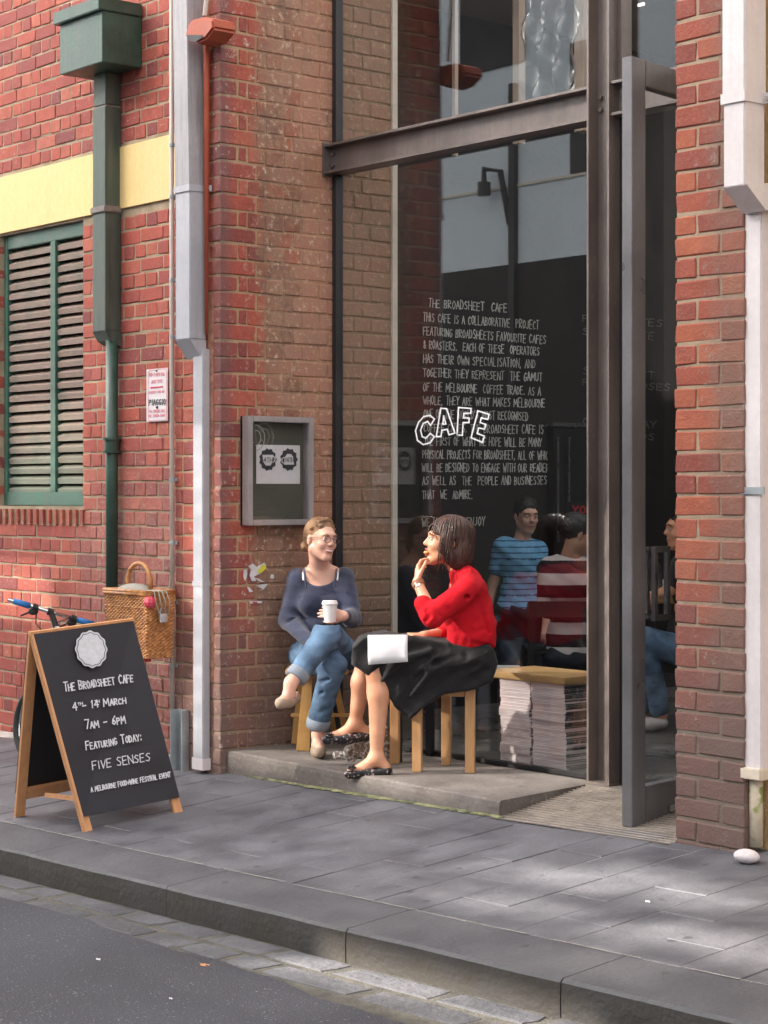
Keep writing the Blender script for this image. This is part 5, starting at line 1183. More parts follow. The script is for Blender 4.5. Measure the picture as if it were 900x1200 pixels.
# glasses
g = thing('glasses', H1.v(0, .1, 0), 'thin brown round framed glasses worn by the woman in the navy jumper', 'glasses')
b = MB()
for q in (-1, 1): b.tube([H1.v(q*.031+.021*cos(t*pi/8), .106-.004*abs(q*.031+.021*cos(t*pi/8))*8, -.001+.018*sin(t*pi/8)) for t in range(17)], .0017, 6, cap=False); b.tube([H1.v(q*.052, .090, .004), H1.v(q*.078, .05, .006), H1.v(q*.084, -.01, .0)], .0016, 6)
b.tube([H1.v(-.011, .103, .003), H1.v(0, .106, .006), H1.v(.011, .103, .003)], .0016, 6); b.build('frame', MT['glassesframe'], g)
# jumper
S = SDF(*bounds(pbx(320, 655, 426, 780, 9.98, 10.62), .0), .005)
S.cap(J(353, 681), J(398, 680), .054, .054, .03); S.ell(J(375, 702, 10.43), (.142, .105, .125), RI, .05); S.ell(J(376, 742, 10.43), (.135, .115, .11), RI, .05)
for q in (361, 390): S.ell(J(q, 707, 10.36), (.055, .05, .055), RI, .04)
S.cap(sL, eL, .060, .052, .03); S.cap(eL, wL+(eL-wL)*.14, .052, .036, .02); S.cap(sR, eR, .060, .052, .03); S.cap(eR, wR_+(eR-wR_)*.16, .050, .036, .02)
S.ell(J(375, 664, 10.34), (.104, .20, .100), RI, .010, 's')
S.wrinkle(lambda x, y, z: cr(z*30+x*18-y*11, .0050)*np.sin(x*22+y*13+z*9)+cr(z*52+y*30-x*20, .0022))
gj = lambda *q: [J(x, y, z) for x, y, z in q]
grooves(S, [gj((353, 700, 10.30), (360, 720, 10.29), (366, 738, 10.28)), gj((397, 700, 10.30), (394, 718, 10.29), (398, 736, 10.28)), gj((352, 742, 10.30), (372, 748, 10.27), (392, 744, 10.28)), gj((330, 722, 10.34), (338, 728, 10.33), (345, 726, 10.34)), gj((404, 722, 10.27), (410, 728, 10.26), (416, 727, 10.28)), gj((356, 730, 10.29), (374, 736, 10.27)), gj((347, 690, 10.34), (352, 700, 10.33))], .007, .018)
S.mesh('jumper', MT['navy'], w1, 1)
for px, sd in ((358, -1), (393, 1)):
    MB().tube([J(px+sd*1.5, 667, 10.38), J(px+sd*.8, 671, 10.34), J(px, 679, 10.315), J(px-sd*1, 688, 10.315)], .006, 6).build('camisole_strap', MT['navy'], w1)
    MB().tube([J(px+sd*3, 671, 10.355), J(px+sd*2.8, 675, 10.332), J(px+sd*2.2, 680, 10.320)], .0048, 6).build('camisole_strap', MT['whitepaint'], w1)
# jeans
S = SDF(*bounds(pbx(320, 735, 426, 860, 9.76, 10.66), .0), .005)
S.ell(J(378, 768, 10.45), (.165, .125, .085), RI, .04); S.cap(hipL, kA, .090, .068, .03); S.cap(kA, J(373, 847, 10.12), .066, .056, .03); S.cap(J(402, 768), J(388, 748, 10.08), .090, .075, .03)
S.cap(J(388, 748, 10.08), kB, .075, .072, .02); S.cap(kB, J(350, 789, 9.90), .070, .052, .03)
S.wrinkle(lambda x, y, z: cr(z*26+x*34, .0065)*np.sin(y*25+z*16+1)+cr(z*60+x*40-y*24, .0026))
gj = lambda *q: [J(x, y, z) for x, y, z in q]
grooves(S, [gj((352, 762, 10.36), (366, 770, 10.30), (372, 784, 10.20)), gj((366, 752, 10.20), (378, 760, 10.02), (386, 772, 9.98)), gj((360, 762, 10.10), (370, 772, 9.98), (374, 780, 9.95)), gj((385, 795, 10.02), (376, 800, 10.03), (366, 798, 10.06)), gj((388, 806, 10.05), (376, 812, 10.04)), gj((384, 832, 10.055), (372, 836, 10.04), (364, 832, 10.055)), gj((395, 755, 9.97), (402, 764, 10.05), (404, 776, 10.15))], .008, .018)
S.mesh('jeans', MT['denim'], w1, 1)
dirA = (Vector(kA)-Vector(aA)).normalized(); dirB = (Vector(kB)-Vector(aB)).normalized()
for c_, d_, r in ((J(373, 848, 10.12), dirA, .061), (J(349, 791, 9.895), dirB, .058)):
    MB().tube([c_-d_*.026, c_-d_*.022, c_, c_+d_*.024, c_+d_*.028], r, 20, rs=[r-.008, r, r+.002, r, r-.010]).build('cuff', MT['denim_lt'], w1, smooth=True)
# shoes
def shoe(a, b, name, mat, par, r1=.036, r2=.030, ht=.030, up=(0, 0, 1)):
    S = SDF(*bounds([a, b], .09), .004); a = Vector(a); b = Vector(b); up = Vector(up); m_ = a.lerp(b, .5)
    S.cap(a, m_, r1*.9, r1, .02); S.cap(m_, b, r1, r2, .02)
    d = (b-a).normalized(); R_ = frame(d, up); S.ell(m_-d*.012+up*.040, (.026, .085, .036), R_, .008, 's')
    return S.mesh(name, mat, par, 1)
shoe(J(372, 878.5, 10.16), J(374, 881, 9.98), 'shoe', MT['beige'], w1)
shoe(J(345, 817, 9.93), J(329, 824, 9.80), 'shoe', MT['beige'], w1, up=IT*.5+IU)
# paper cup
cp = thing('paper_cup', J(387, 729, 10.03), 'white takeaway paper cup with lid held by the woman in navy', 'cup')
zb_c, zt_c = J(387, 729, 10.03), J(386.5, 708, 10.03)
MB().tube([zb_c, zt_c], .03, 20, rs=[.029, .038]).build('cup', MT['white'], cp, smooth=False)
MB().tube([zt_c, zt_c+IU*.006, zt_c+IU*.008, zt_c+IU*.018], .04, 20, rs=[.042, .042, .039, .036]).build('lid', MT['white'], cp)

# ---- woman in red -------------------------------------------------------------
Zr = 9.56
def K(px, py, Z=Zr): return W(px, py, Z)
w2 = thing('person', (K(540, 900).x, K(540, 900).y, STEP), 'woman in red cardigan and black skirt eating, seated on the wooden stool in profile', 'person')
H2 = Head(K(524, 634, 9.56), -IR*1.0+IT*.10+IU*.13, IU+IR*.13, 1.0)
shN, shF = K(549, 690, 9.42), K(541, 688, 9.72); elN, elF = K(507, 722, 9.33), K(528, 742, 9.80); wrN, wrF = K(489, 682, 9.43), K(497, 745, 9.62)
hip = K(552, 772); kn1, kn2 = K(430, 768, 9.66), K(438, 776, 9.46); an1, an2 = K(416, 848, 9.70), K(441, 888, 9.47)
S = SDF(*bounds(pbx(370, 592, 592, 915, 9.24, 9.92), .0), .0048)
H2.skin(S, 'open'); S.cap(H2.p(0, -.03, -.06), K(545, 678), .050, .055, .03)
S.cap(K(546, 686, 9.48), K(542, 686, 9.66), .05, .05, .04); S.ell(K(547, 710), (.10, .13, .13), RI, .05); S.ell(K(550, 755), (.10, .13, .11), RI, .05)
S.cap(shN, elN, .030, .030, .03); S.cap(elN, wrN, .033, .024, .015); S.cap(shF, elF, .036, .030, .03); S.cap(elF, wrF, .034, .024, .015)
hand(S, wrN, K(490, 650, 9.51)-wrN, IR*1+IT*-.15, -1, .55, .95)
hand(S, wrF, -IR*.95+IU*.05+IT*.5, -IU*.8-IR*.2, 1, .35, .92)
S.cap(hip+IT*.06, kn2-IU*.01, .062, .045, .03); S.cap(hip-IT*.06, kn1-IU*.01, .062, .045, .03)
S.cap(kn1, K(424, 800, 9.67), .048, .049, .02); S.cap(K(424, 800, 9.67), an1, .049, .029, .03); S.cap(kn2, K(444, 812, 9.46), .048, .052, .02); S.cap(K(444, 812, 9.46), an2, .052, .029, .03)
S.cap(an1, K(430, 858, 9.70), .030, .026, .02); S.cap(an1, K(404, 859, 9.69), .029, .025, .03); S.cap(K(404, 859, 9.69), K(384, 864, 9.68), .027, .018, .02)
S.cap(an2, K(452, 899, 9.47), .030, .026, .02); S.cap(an2, K(428, 899, 9.47), .031, .026, .03); S.cap(K(428, 899, 9.47), K(410, 904, 9.47), .027, .018, .02)
S.mesh('body', MT['skin_tan'], w2); par_skin[0] = MT['skin_tan']
H2.details(w2, mouth='open', brow='hair_br')
# bob
S = SDF(*bounds([H2.p(-.15, -.2, -.2), H2.p(.15, .16, .16)], .05), .004)
S.ell(H2.p(0, -.022, .040), (.090, .108, .088), H2.R, .01)
for q in (-1, 1): S.ell(H2.p(q*.066, -.045, -.05), (.034, .066, .085), H2.R, .03); S.ell(H2.p(q*.068, .028, -.01), (.020, .030, .055), H2.R, .02)
S.ell(H2.p(0, -.085, -.045), (.075, .052, .095), H2.R, .03); S.ell(H2.p(0, -.105, -.12), (.055, .030, .03), H2.R, .03)
S.ell(H2.p(0, .066, .045), (.062, .030, .036), H2.R, .02)
S.ell(H2.p(0, .115, -.055), (.062, .058, .075), H2.R, .008, 's'); S.ell(H2.p(0, .02, -.15), (.09, .085, .075), H2.R, .01, 's')
for q in (-1, 1): S.ell(H2.p(q*.10, -.020, -.008), (.034, .016, .024), H2.R, .004, 's')
def strand2(x, y, z):
    q = (np.stack([x, y, z], -1)-H2.c) @ H2.R; return .0007*np.sin(q[:, 1]*300+np.sin(q[:, 2]*22)*2)+.0012*np.sin(q[:, 1]*75+q[:, 0]*90+q[:, 2]*12)
S.wrinkle(strand2); S.mesh('hair', MT['hair_br'], w2)
def path_br(rr):
    a = rr.uniform(-2.95, 2.95)              # angle from the back of the head; the face side is left free below the fringe
    front = abs(a) > 2.25; pts = []; bot = .045 if front else -.125+rr.uniform(-.03, .03); out = rr.uniform(.98, 1.06)
    for k in range(10):
        t = k/9; th = t*1.55; z = .040+.090*cos(min(th*1.35, 1.57)); rad = sin(min(th*1.35, 1.57))
        if t > .62: z = .040-(t-.62)/.38*(.040-bot) if not front else .040-(t-.62)/.38*.012
        fl = 1+.10*max(0, t-.8)*rr.uniform(-2, 4)
        pts.append((-sin(a)*.094*rad*out*fl, -.022-cos(a)*.108*rad*out*fl, z+rr.uniform(-.001, .001)))
    return pts
strands(H2, w2, MT['hair_br'], 260, path_br, .0026, 5)
for q in (1,): MB().ball(H2.v(-q*.088, -.018, -.012), (.008, .012, .020), 10, 8, Matrix([list(r) for r in H2.R])).build('ear', MT['skin_tan'], w2, smooth=True)
# cardigan
S = SDF(*bounds(pbx(480, 655, 592, 785, 9.2, 9.94), .0), .005)
S.cap(K(549, 690, 9.47), K(544, 690, 9.66), .060, .06, .04); S.ell(K(549, 712), (.118, .150, .125), RI, .05); S.ell(K(552, 745), (.108, .150, .11), RI, .06); S.ell(K(530, 715, 9.50), (.06, .09, .07), RI, .05)
S.cap(K(541, 672, 9.56), K(549, 684, 9.56), .062, .072, .03); S.cap(K(546, 678, 9.50), K(556, 690, 9.47), .060, .062, .03)
S.poly([(-.11, -.09), (.115, -.09), (.120, .02), (.05, .16), (-.05, .15), (-.09, .0)], K(551, 735), RI, .135, .06, .05)
S.cap(shN, elN, .062, .056, .03); S.cap(elN, K(496, 708, 9.36), .054, .044, .02); S.cap(shF, elF, .062, .052, .03); S.cap(elF, K(516, 744, 9.73), .05, .04, .02)
S.poly([(-.16, -.12), (.2, -.12), (.2, -.05), (.12, -.048), (.03, -.018), (-.03, -.045), (-.16, -.045)], K(553, 757), RI, .3, .004, .008, 's')
S.wrinkle(lambda x, y, z: cr(z*24-(x*IR.x+y*IR.y)*30, .0060)*np.sin(x*16-y*21+z*12)+cr(z*45+(x*IR.x+y*IR.y)*22, .0028))
gz_ = lambda *q: [K(x, y, z) for x, y, z in q]
grooves(S, [gz_((517, 706, 9.27), (526, 714, 9.30), (530, 728, 9.32)), gz_((510, 712, 9.27), (517, 722, 9.28)), gz_((548, 712, 9.39), (540, 733, 9.39), (536, 750, 9.42)), gz_((553, 716, 9.39), (552, 738, 9.40), (545, 757, 9.41)), gz_((520, 756, 9.45), (545, 752, 9.39), (572, 757, 9.44)),
  gz_((530, 763, 9.42), (552, 762, 9.39), (575, 765, 9.45)), gz_((558, 700, 9.40), (568, 722, 9.42), (572, 742, 9.44)), gz_((535, 694, 9.36), (545, 699, 9.36), (556, 698, 9.39)), gz_((500, 716, 9.29), (503, 722, 9.28), (499, 728, 9.29)), gz_((533, 740, 9.42), (550, 744, 9.39), (566, 738, 9.41))], .008, .018)
S.mesh('cardigan', MT['redknit'], w2, 1)
# skirt
px2 = lambda x, y: ((x-500)*Zr/F, -(y-780)*Zr/F)
S = SDF(*bounds(pbx(402, 730, 596, 850, 9.3, 9.84), .03), .005)
S.poly([px2(*p) for p in ((423, 745), (450, 741), (505, 746), (530, 752), (573, 752), (582, 775), (577, 797), (556, 806), (520, 812), (498, 826), (480, 842), (466, 828), (448, 806), (430, 790), (414, 776), (413, 757))], K(500, 780), RI, .140, .022, .015)
S.cap(hip+IT*.07, kn2, .096, .066, .02); S.cap(hip-IT*.07, kn1, .096, .064, .02); S.ell(K(552, 775), (.108, .150, .095), RI, .03)
def fold(x, y, z):
    u = x*IR.x+y*IR.y; t = x*IT.x+y*IT.y; return cr(t*16+u*9-z*13+.8*np.sin(u*11), .011)+cr(u*15-z*17+np.sin(t*9), .008)*np.sin(t*10+u*7)+cr(u*34+z*22+2*np.sin(t*12), .0025)
S.wrinkle(fold); grooves(S, [gz_((545, 768, 9.40), (512, 778, 9.40), (485, 800, 9.40), (476, 830, 9.42)), gz_((560, 780, 9.40), (530, 790, 9.40), (505, 812, 9.41)), gz_((520, 760, 9.41), (480, 762, 9.40), (450, 775, 9.40), (440, 792, 9.40)), gz_((500, 770, 9.40), (470, 785, 9.40), (458, 808, 9.40)), gz_((570, 785, 9.42), (556, 796, 9.41), (540, 806, 9.41))], .013, .028)
grooves(S, [gz_((540, 772, 9.41), (505, 786, 9.40), (482, 815, 9.41)), gz_((505, 762, 9.41), (465, 775, 9.40), (448, 798, 9.40))], .010, .03, 'u')
S.mesh('skirt', MT['blackcloth'], w2, 1)
MB().tube([K(514, 748, 9.72), K(506, 752, 9.66), K(513, 758, 9.60)], .008, 8).build('belt_ribbon', MT['redknit'], w2)
shoe(K(429, 862, 9.70), K(383, 867, 9.68), 'shoe', MT['shoe'], w2, .032, .024); shoe(K(453, 903, 9.47), K(409, 907, 9.47), 'shoe', MT['shoe'], w2, .032, .024)
for c_ in (K(386, 861, 9.665), K(412, 899, 9.455)): 
    b = MB()
    for a in (0, 1.2, 2.4, 3.6, 4.8): b.ball(c_+IR*.012*cos(a)+IU*.008*sin(a)+IT*.012, (.012, .012, .007), 8, 5)
    b.build('shoe_bow', MT['shoe'], w2, smooth=True)
# watch
ad = (wrN-elN).normalized(); wc = wrN-ad*.012
wt = tag(MB().tube([wc-ad*.012, wc+ad*.012], .031, 16).build('watch', MT['leather']), 'watch with tan strap and bright square face on the lifted wrist', 'watch')
MB().bar(wc+IT*.026-IR*.004-ad*.013, wc+IT*.026-IR*.004+ad*.013, .024, .012, up=IT).build('watch_face', MT['chrome'], wt, bevel=.002)
tag(MB().ball(K(499.5, 647.5, 9.54), (.018, .010, .009), 8, 6).build('snack', M('biscuit', (.60, .28, .10), .7), smooth=True), 'small biscuit held to the mouth of the woman in red', 'biscuit')
# white sheet on her lap
b = MB(); n = 10; vs = []
for i in range(n+1):
    t = i/n
    for j, (py, Zo) in enumerate(((744.5, 9.37), (757, 9.345), (769, 9.335), (779-3*t, 9.335))):
        vs.append(K(431+46.5*t+(.6 if j == 3 else 0), py+(-.5*t), Zo+.004*sin(t*7+j)))
b.add(vs, [(4*i+k, 4*i+4+k, 4*i+5+k, 4*i+1+k) for i in range(n) for k in range(3)]); o = b.build('paper_bag', MT['paper'], smooth=True)
md = o.modifiers.new('s', 'SOLIDIFY'); md.thickness = .003; tag(o, 'white paper bag lying flat over the black skirt', 'paper bag')

# ---- stools -------------------------------------------------------------------
s1 = thing('stool', (J(372, 880).x, J(372, 880).y, STEP), 'golden plywood folding stool under the woman in navy', 'stool')
sc = W(372, 790, 10.42); sc.z = STEP+.405
b = MB(); R2 = IR*.165; T2 = IT*.14; b.prism([sc-R2-T2, sc+R2-T2, sc+R2+T2, sc-R2+T2], (0, 0, .024)); b.build('seat', MT['ply'], s1, bevel=.004)
def foot(px, py): 
    d = W(px, py, 1); return onP(px, py, Vector((0, 0, STEP+.001)), IU)
fA = foot(355, 880); tA = W(361, 793, 10.36); b = MB(); b.bar(Vector((fA.x, fA.y, STEP+.001)), Vector((tA.x, tA.y, STEP+.404)), .072, .02, up=IT, w2=.048); b.build('leg', MT['ply'], s1, bevel=.003)
fB = foot(346.5, 872); b = MB(); b.bar(fB, fB+IR*.045+IU*.404-IT*.02, .018, .05, up=IR); b.build('leg', MT['ply'], s1, bevel=.003)
fC = foot(408, 873); b = MB(); b.bar(fC, sc+IR*.085-IU*.001, .034, .022, up=IT); b.build('leg', MT['ply'], s1, bevel=.003)
fD = foot(392, 868)-IR*.0; b = MB(); b.bar(fD-IT*.05, sc+IR*.03-IT*.12-IU*.001, .034, .022, up=IT); b.build('leg', MT['ply'], s1, bevel=.003)
MB().bar(W(379, 838, 10.50), W(412, 838, 10.50), .018, .035, up=IT).build('rail', MT['ply'], s1, bevel=.002)
MB().bar(W(343, 838, 10.47), W(356, 838, 10.40), .018, .03, up=IT).build('rail', MT['ply'], s1, bevel=.002)
s2 = thing('stool', (K(525, 900, 9.7).x, K(525, 900, 9.7).y, STEP), 'pale wooden square legged stool under the woman in red', 'stool')
fa, fb, fc = foot(489, 904), foot(551, 905.5), foot(523, 896)
hz_ = .415
u1 = (fb-fa).normalized(); fd = fa+(fc-fb); cxs = (fa+fb+fc+fd)/4
cor = [cxs+(q-cxs)*1.10 for q in (fa, fb, fc, fd)]
MB().prism([Vector((q.x, q.y, STEP+hz_)) for q in cor], (0, 0, .022)).build('seat', MT['pine'], s2, bevel=.004)
for q in (fa, fb, fc, fd): MB().bar(Vector((q.x, q.y, STEP+.001)), Vector((q.x, q.y, STEP+hz_-.001)), .046, .046, up=Vector((u1.x, u1.y, 0))).build('leg', MT['pine'], s2, bevel=.003)
for p_, q_ in ((fa, fb), (fb, fc), (fc, fd), (fd, fa)): 
    m1 = p_+(q_-p_).normalized()*.026; m2 = q_-(q_-p_).normalized()*.026; MB().bar(Vector((m1.x, m1.y, STEP+hz_-.024)), Vector((m2.x, m2.y, STEP+hz_-.024)), .018, .044).build('apron', MT['pine'], s2)
s3 = thing('stool', (-7.7, 6.5, STEP), 'black stool with square legs against the glass behind the woman in red', 'stool')
fa, fb = foot(466, 893), foot(504, 885.5); u1 = (fb-fa); nrm = Vector((u1.y, -u1.x, 0)).normalized()
if nrm.x > 0: nrm = -nrm
fa2, fb2 = fa+nrm*.24, fb+nrm*.24+Vector((0, -.02, 0)); cx3 = (fa+fb+fa2+fb2)/4
MB().prism([Vector((q.x, q.y, STEP+.415)) for q in [cx3+(q-cx3)*1.1 for q in (fa, fb, fb2, fa2)]], (0, 0, .022)).build('seat', MT['black'], s3, bevel=.004)
for q in (fa, fb, fa2, fb2): MB().bar(Vector((q.x, q.y, STEP+.001)), Vector((q.x, q.y, STEP+.414)), .036, .036, up=Vector((u1.x, u1.y, 0))).build('leg', MT['black'], s3, bevel=.002)
# patterned bag heap
S = SDF(*bounds([W(384, 900, 9.7), W(470, 840, 10.1)], .05), .0055)
S.ell(W(440, 876, 9.80), (.10, .08, .075), RI, .03); S.cap(W(455, 862, 9.85), W(457, 885, 9.85), .05, .05, .03); S.cap(W(432, 868, 9.78), W(415, 880, 9.76), .045, .04, .02); S.cap(W(420, 862, 9.82), W(436, 858, 9.82), .025, .035, .02); S.cap(W(412, 884, 9.75), W(395, 884, 9.78), .028, .018, .02)
S.wrinkle(lambda x, y, z: .010*np.sin(x*60+z*45)*np.sin(y*50-z*38)+.004*np.sin(x*110-y*90+z*70))
o = S.mesh('cloth_bag', MT['pottery'], None, 2); tag(o, 'rumpled patterned cloth bag on the step behind the bare legs', 'bag')

# ---- people inside ------------------------------------------------------------
def figure(name_label, hd, hf_, hs_, neck, shoulders, elbows, wrists, hips, knees, ankles, top, bottom, skinm, hairm, hair=(.084, .100, .088), h=.008, sleeve=1.0, extra=None, longhair=0, feet=None, shoes='black', hh=True, wd=1.0):
    pts = [hd+IU*.2, hd-IU*.1]+shoulders+elbows+wrists+hips+knees+ankles; lo, hi = bounds(pts, .24)
    root = thing('person', (hips[0].x, hips[0].y, min(a.z for a in ankles)-.08), name_label, 'person')
    par_skin[0] = MT[skinm]
    Hd = Head(hd, hf_, (0, 0, 1), hs_)
    S = SDF(lo, hi, h); Hd.skin(S); S.cap(Hd.p(0, -.02, -.06), neck, .05, .055, .03); mid = (hips[0]+hips[1])/2
    S.cap(shoulders[0], shoulders[1], .05, .05, .04); S.cap(neck-IU*.08, mid+IU*.05, .075, .085, .04)
    for q in (0, 1):
        S.cap(shoulders[q], elbows[q], .045, .036, .03); S.cap(elbows[q], wrists[q], .036, .025, .02)
        S.cap(hips[q], knees[q], .08, .055, .03); S.cap(knees[q], ankles[q], .055, .036, .02)
    if hh:
        for q in (0, 1): hand(S, wrists[q], (wrists[q]-elbows[q]), IT*-.3-IU*.2, 1, .4, 1.0)
    S.mesh('body', MT[skinm], root)
    Hd.details(root, brow=hairm)
    S = SDF(lo, hi+.05, h*.75); S.ell(Hd.p(0, -.026, .042), np.array(hair), Hd.R, .01)
    if longhair: S.ell(Hd.p(0, -.03, 0), (.122, .125, .130), Hd.R, .03); S.ell(Hd.p(0, -.05, -.09), (.10, .08, .08), Hd.R, .05)
    S.ell(Hd.p(0, .115, -.03), (.072, .075, .090), Hd.R, .01, 's'); S.ell(Hd.p(0, .04, -.12), (.085, .06, .07), Hd.R, .01, 's')
    S.wrinkle(lambda x, y, z: .004*np.sin(x*190+z*70)*np.sin(y*170+z*120)); S.mesh('hair', MT[hairm], root)
    S = SDF(lo, hi, h); S.cap(shoulders[0], shoulders[1], .062, .062, .04); ch = neck-IU*.14; Rb = frame((shoulders[1]-shoulders[0]).cross(IU), IU)
    S.ell(ch, (.185*wd, .115, .17), Rb, .05); S.ell(mid+IU*.12, (.165*wd, .12*wd, .16), Rb, .05); S.ell(mid+IU*.02, (.17, .125, .08), Rb, .05)
    for q in (0, 1):
        e = shoulders[q].lerp(elbows[q], min(1, sleeve*1.0)); S.cap(shoulders[q], e, .064, .056, .03)
        if sleeve > 1: S.cap(elbows[q], elbows[q].lerp(wrists[q], sleeve-1), .054, .042, .02)
    S.ell(neck+IU*.03, (.075, .09, .05), Rb, .01, 's'); S.wrinkle(lambda x, y, z: .004*np.sin(z*50+x*40)*np.sin(y*30+z*20))
    shirt = S.mesh('shirt', MT[top], root, 2)
    S = SDF(lo, hi, h)
    for q in (0, 1): S.cap(hips[q], knees[q], .098, .072, .03); S.cap(knees[q], ankles[q]+(knees[q]-ankles[q])*.1, .072, .058, .03)
    S.ell(mid, (.175, .13, .10), Rb, .04); S.wrinkle(lambda x, y, z: .004*np.sin(z*45+x*50)*np.sin(y*33+z*20)); S.mesh('trousers', MT[bottom], root, 2)
    for q in (0, 1):
        f = (feet[q] if feet else ankles[q]+Vector(hf_).normalized()*.14-IU*.05); shoe(ankles[q]-IU*.04, f, 'shoe', MT[shoes], root, .042, .038)
    return root, shirt
def stripes(shirt, ma, period, duty, ph=0.):
    me = shirt.data; me.materials.append(ma); z = np.empty(len(me.polygons)*3); me.polygons.foreach_get('center', z); z = z.reshape(-1, 3)[:, 2]
    idx = (((z/period+ph) % 1) < duty).astype(np.int32); me.polygons.foreach_set('material_index', idx); me.update()
Zm = 13.1
Q = lambda px, py, Z: W(px, py, Z)
gm = W(600, 700, Zm); floor_z = -.30
figure_args = dict(top='bluetee', bottom='denim_dk', skinm='skin_dk', hairm='hair_dk')
MT['denim_dk'] = M('dark_denim', (.02, .026, .04), .85, 0, .2, 9, .2, 200)
r_, sh_ = figure('standing man with short dark hair in a blue striped tee, seen through the window', Q(617, 604, Zm-.02), IT*.9+IR*.30-IU*.12, .98, Q(612, 632, Zm), [Q(589, 641, Zm), Q(630, 645, Zm+.1)], [Q(578, 683, Zm+.05), Q(640, 690, Zm)], [Q(572, 716, Zm), Q(640, 730, Zm-.1)],
       [Q(598, 716, Zm), Q(619, 716, Zm)], [Vector((*Q(596, 0, Zm-.05).xy, floor_z+.50)), Vector((*Q(622, 0, Zm+.1).xy, floor_z+.50))], [Vector((*Q(598, 0, Zm).xy, floor_z+.09)), Vector((*Q(626, 0, Zm+.05).xy, floor_z+.09))], 'bluetee', 'denim_dk', 'skin', 'hair_dk', h=.0075, sleeve=.62, wd=.80)
stripes(sh_, MT['bluestripe'], .040, .22)
# seated man in stripes
Zs = 11.5; fz = STEP
rr_, sh_ = figure('seated man in wide cream and plum striped jumper, back turned, beside steel column', Q(677, 626, Zs-.02), IR*.95-IT*.25-IU*.12, .98, Q(668, 652, Zs), [Q(643, 668, Zs), Q(700, 668, Zs+.08)], [Q(640, 712, Zs+.02), Q(712, 712, Zs)], [Q(668, 728, Zs+.35), Q(725, 716, Zs+.3)],
       [Q(655, 768, Zs), Q(690, 768, Zs)], [Q(690, 765, Zs+.42), Q(720, 765, Zs+.38)], [Vector((*Q(690, 0, Zs+.42).xy, fz+.09)), Vector((*Q(722, 0, Zs+.4).xy, fz+.09))], 'maroon', 'denim_dk', 'skin_dk', 'hair_dk', h=.0075, sleeve=1.8)
stripes(sh_, MT['cream'], .142, .48, .30)
# people at the table behind the door
figure('smiling man in black at the table, glimpsed between the column and the door', Q(728, 622, 12.0), -IR*.5+IT*.8, .98, Q(738, 652, 12.1), [Q(710, 670, 12.1), Q(762, 670, 12.15)], [Q(712, 705, 11.95), Q(770, 705, 12.0)], [Q(730, 704, 11.75), Q(755, 704, 11.8)],
       [Q(725, 762, 12.15), Q(752, 762, 12.15)], [Q(722, 755, 11.8), Q(750, 755, 11.8)], [Vector((*Q(722, 0, 11.75).xy, fz+.09)), Vector((*Q(750, 0, 11.75).xy, fz+.09))], 'black', 'denim_dk', 'skin_tan', 'hair_dk', h=.009, sleeve=1.9)
Zd = 11.25
figure('person in jeans and pale trainers seated at the table behind the door glass', Q(800, 620, Zd), -IR*.9+IT*.1, .98, Q(806, 650, Zd), [Q(800, 668, Zd-.12), Q(805, 668, Zd+.2)], [Q(786, 690, Zd-.12), Q(800, 700, Zd+.25)], [Q(764, 700, Zd-.06), Q(770, 702, Zd+.2)],
       [Q(805, 765, Zd-.05), Q(808, 765, Zd+.13)], [Q(755, 750, Zd-.08), Q(750, 752, Zd+.1)], [Vector((*Q(775, 0, Zd-.06).xy, fz+.09)), Vector((*Q(752, 0, Zd+.1).xy, fz+.09))], 'blackcloth', 'denim', 'skin_tan', 'hair_dk', h=.009, sleeve=.6, shoes='cream')
# chair of the striped man
ch = thing('chair', (*Q(660, 0, Zs-.12).xy, fz), 'dark wooden chair under the man in the striped jumper', 'chair')
cz = fz+.45; c0 = Q(662, 0, Zs-.06); c0.z = 0
def cp_(u, v, z): p_ = c0+IR*u-IT*v; return Vector((p_.x, p_.y, z))
MB().prism([cp_(-.22, -.02, cz-.03), cp_(.22, -.02, cz-.03), cp_(.22, .42, cz-.03), cp_(-.22, .42, cz-.03)], (0, 0, .028)).build('seat', MT['black'], ch)
for u, v in ((-.2, 0), (.2, 0), (-.2, .4), (.2, .4)): MB().bar(cp_(u, v, fz+.001), cp_(u, v, cz-.031), .035, .035, up=IT).build('leg', MT['oak'] if v == 0 and u > 0 else MT['black'], ch)
for u in (-.2, .2): MB().bar(cp_(u, -.06, cz), cp_(u*1.02, -.10, cz+.28), .035, .03, up=IT).build('back_post', MT['black'], ch)
MB().bar(cp_(-.22, -.10, cz+.235), cp_(.22, -.10, cz+.235), .09, .024, up=IT).build('back_rail', MT['black'], ch)
# table behind the door
tb = thing('table', (*Q(760, 0, 11.6).xy, fz), 'oak cafe table with food on it, seen through the door glass', 'table')
tz = fz+.72; t0 = Q(752, 0, 11.55); t0.z = tz
b = MB(); b.prism([t0-IR*.30-IT*.30, t0+IR*.45-IT*.30, t0+IR*.45+IT*.28, t0-IR*.30+IT*.28], (0, 0, .045)); b.build('table_top', MT['oak'], tb, bevel=.004)
for u, v in ((-.24, -.24), (.40, -.24), (.40, .22), (-.24, .22)): q = t0+IR*u+IT*v; MB().bar(Vector((q.x, q.y, fz+.001)), Vector((q.x, q.y, tz-.001)), .05, .05).build('leg', MT['oak'], tb)
q = t0+IR*.14+IT*.12; b = MB(); b.tube([Vector((q.x, q.y, tz+.046)), Vector((q.x, q.y, tz+.13))], .035, 12, rs=[.028, .038]); tag(b.build('glass_tumbler', MT['cream']), 'pale tumbler on the cafe table behind the door handle', 'tumbler')
q = t0+IR*.02+IT*.12; b = MB(); b.tube([Vector((q.x, q.y, tz+.046)), Vector((q.x, q.y, tz+.058))], .09, 18); tag(b.build('plate', MT['whitepaint']), 'white plate on the cafe table behind the open door', 'plate')
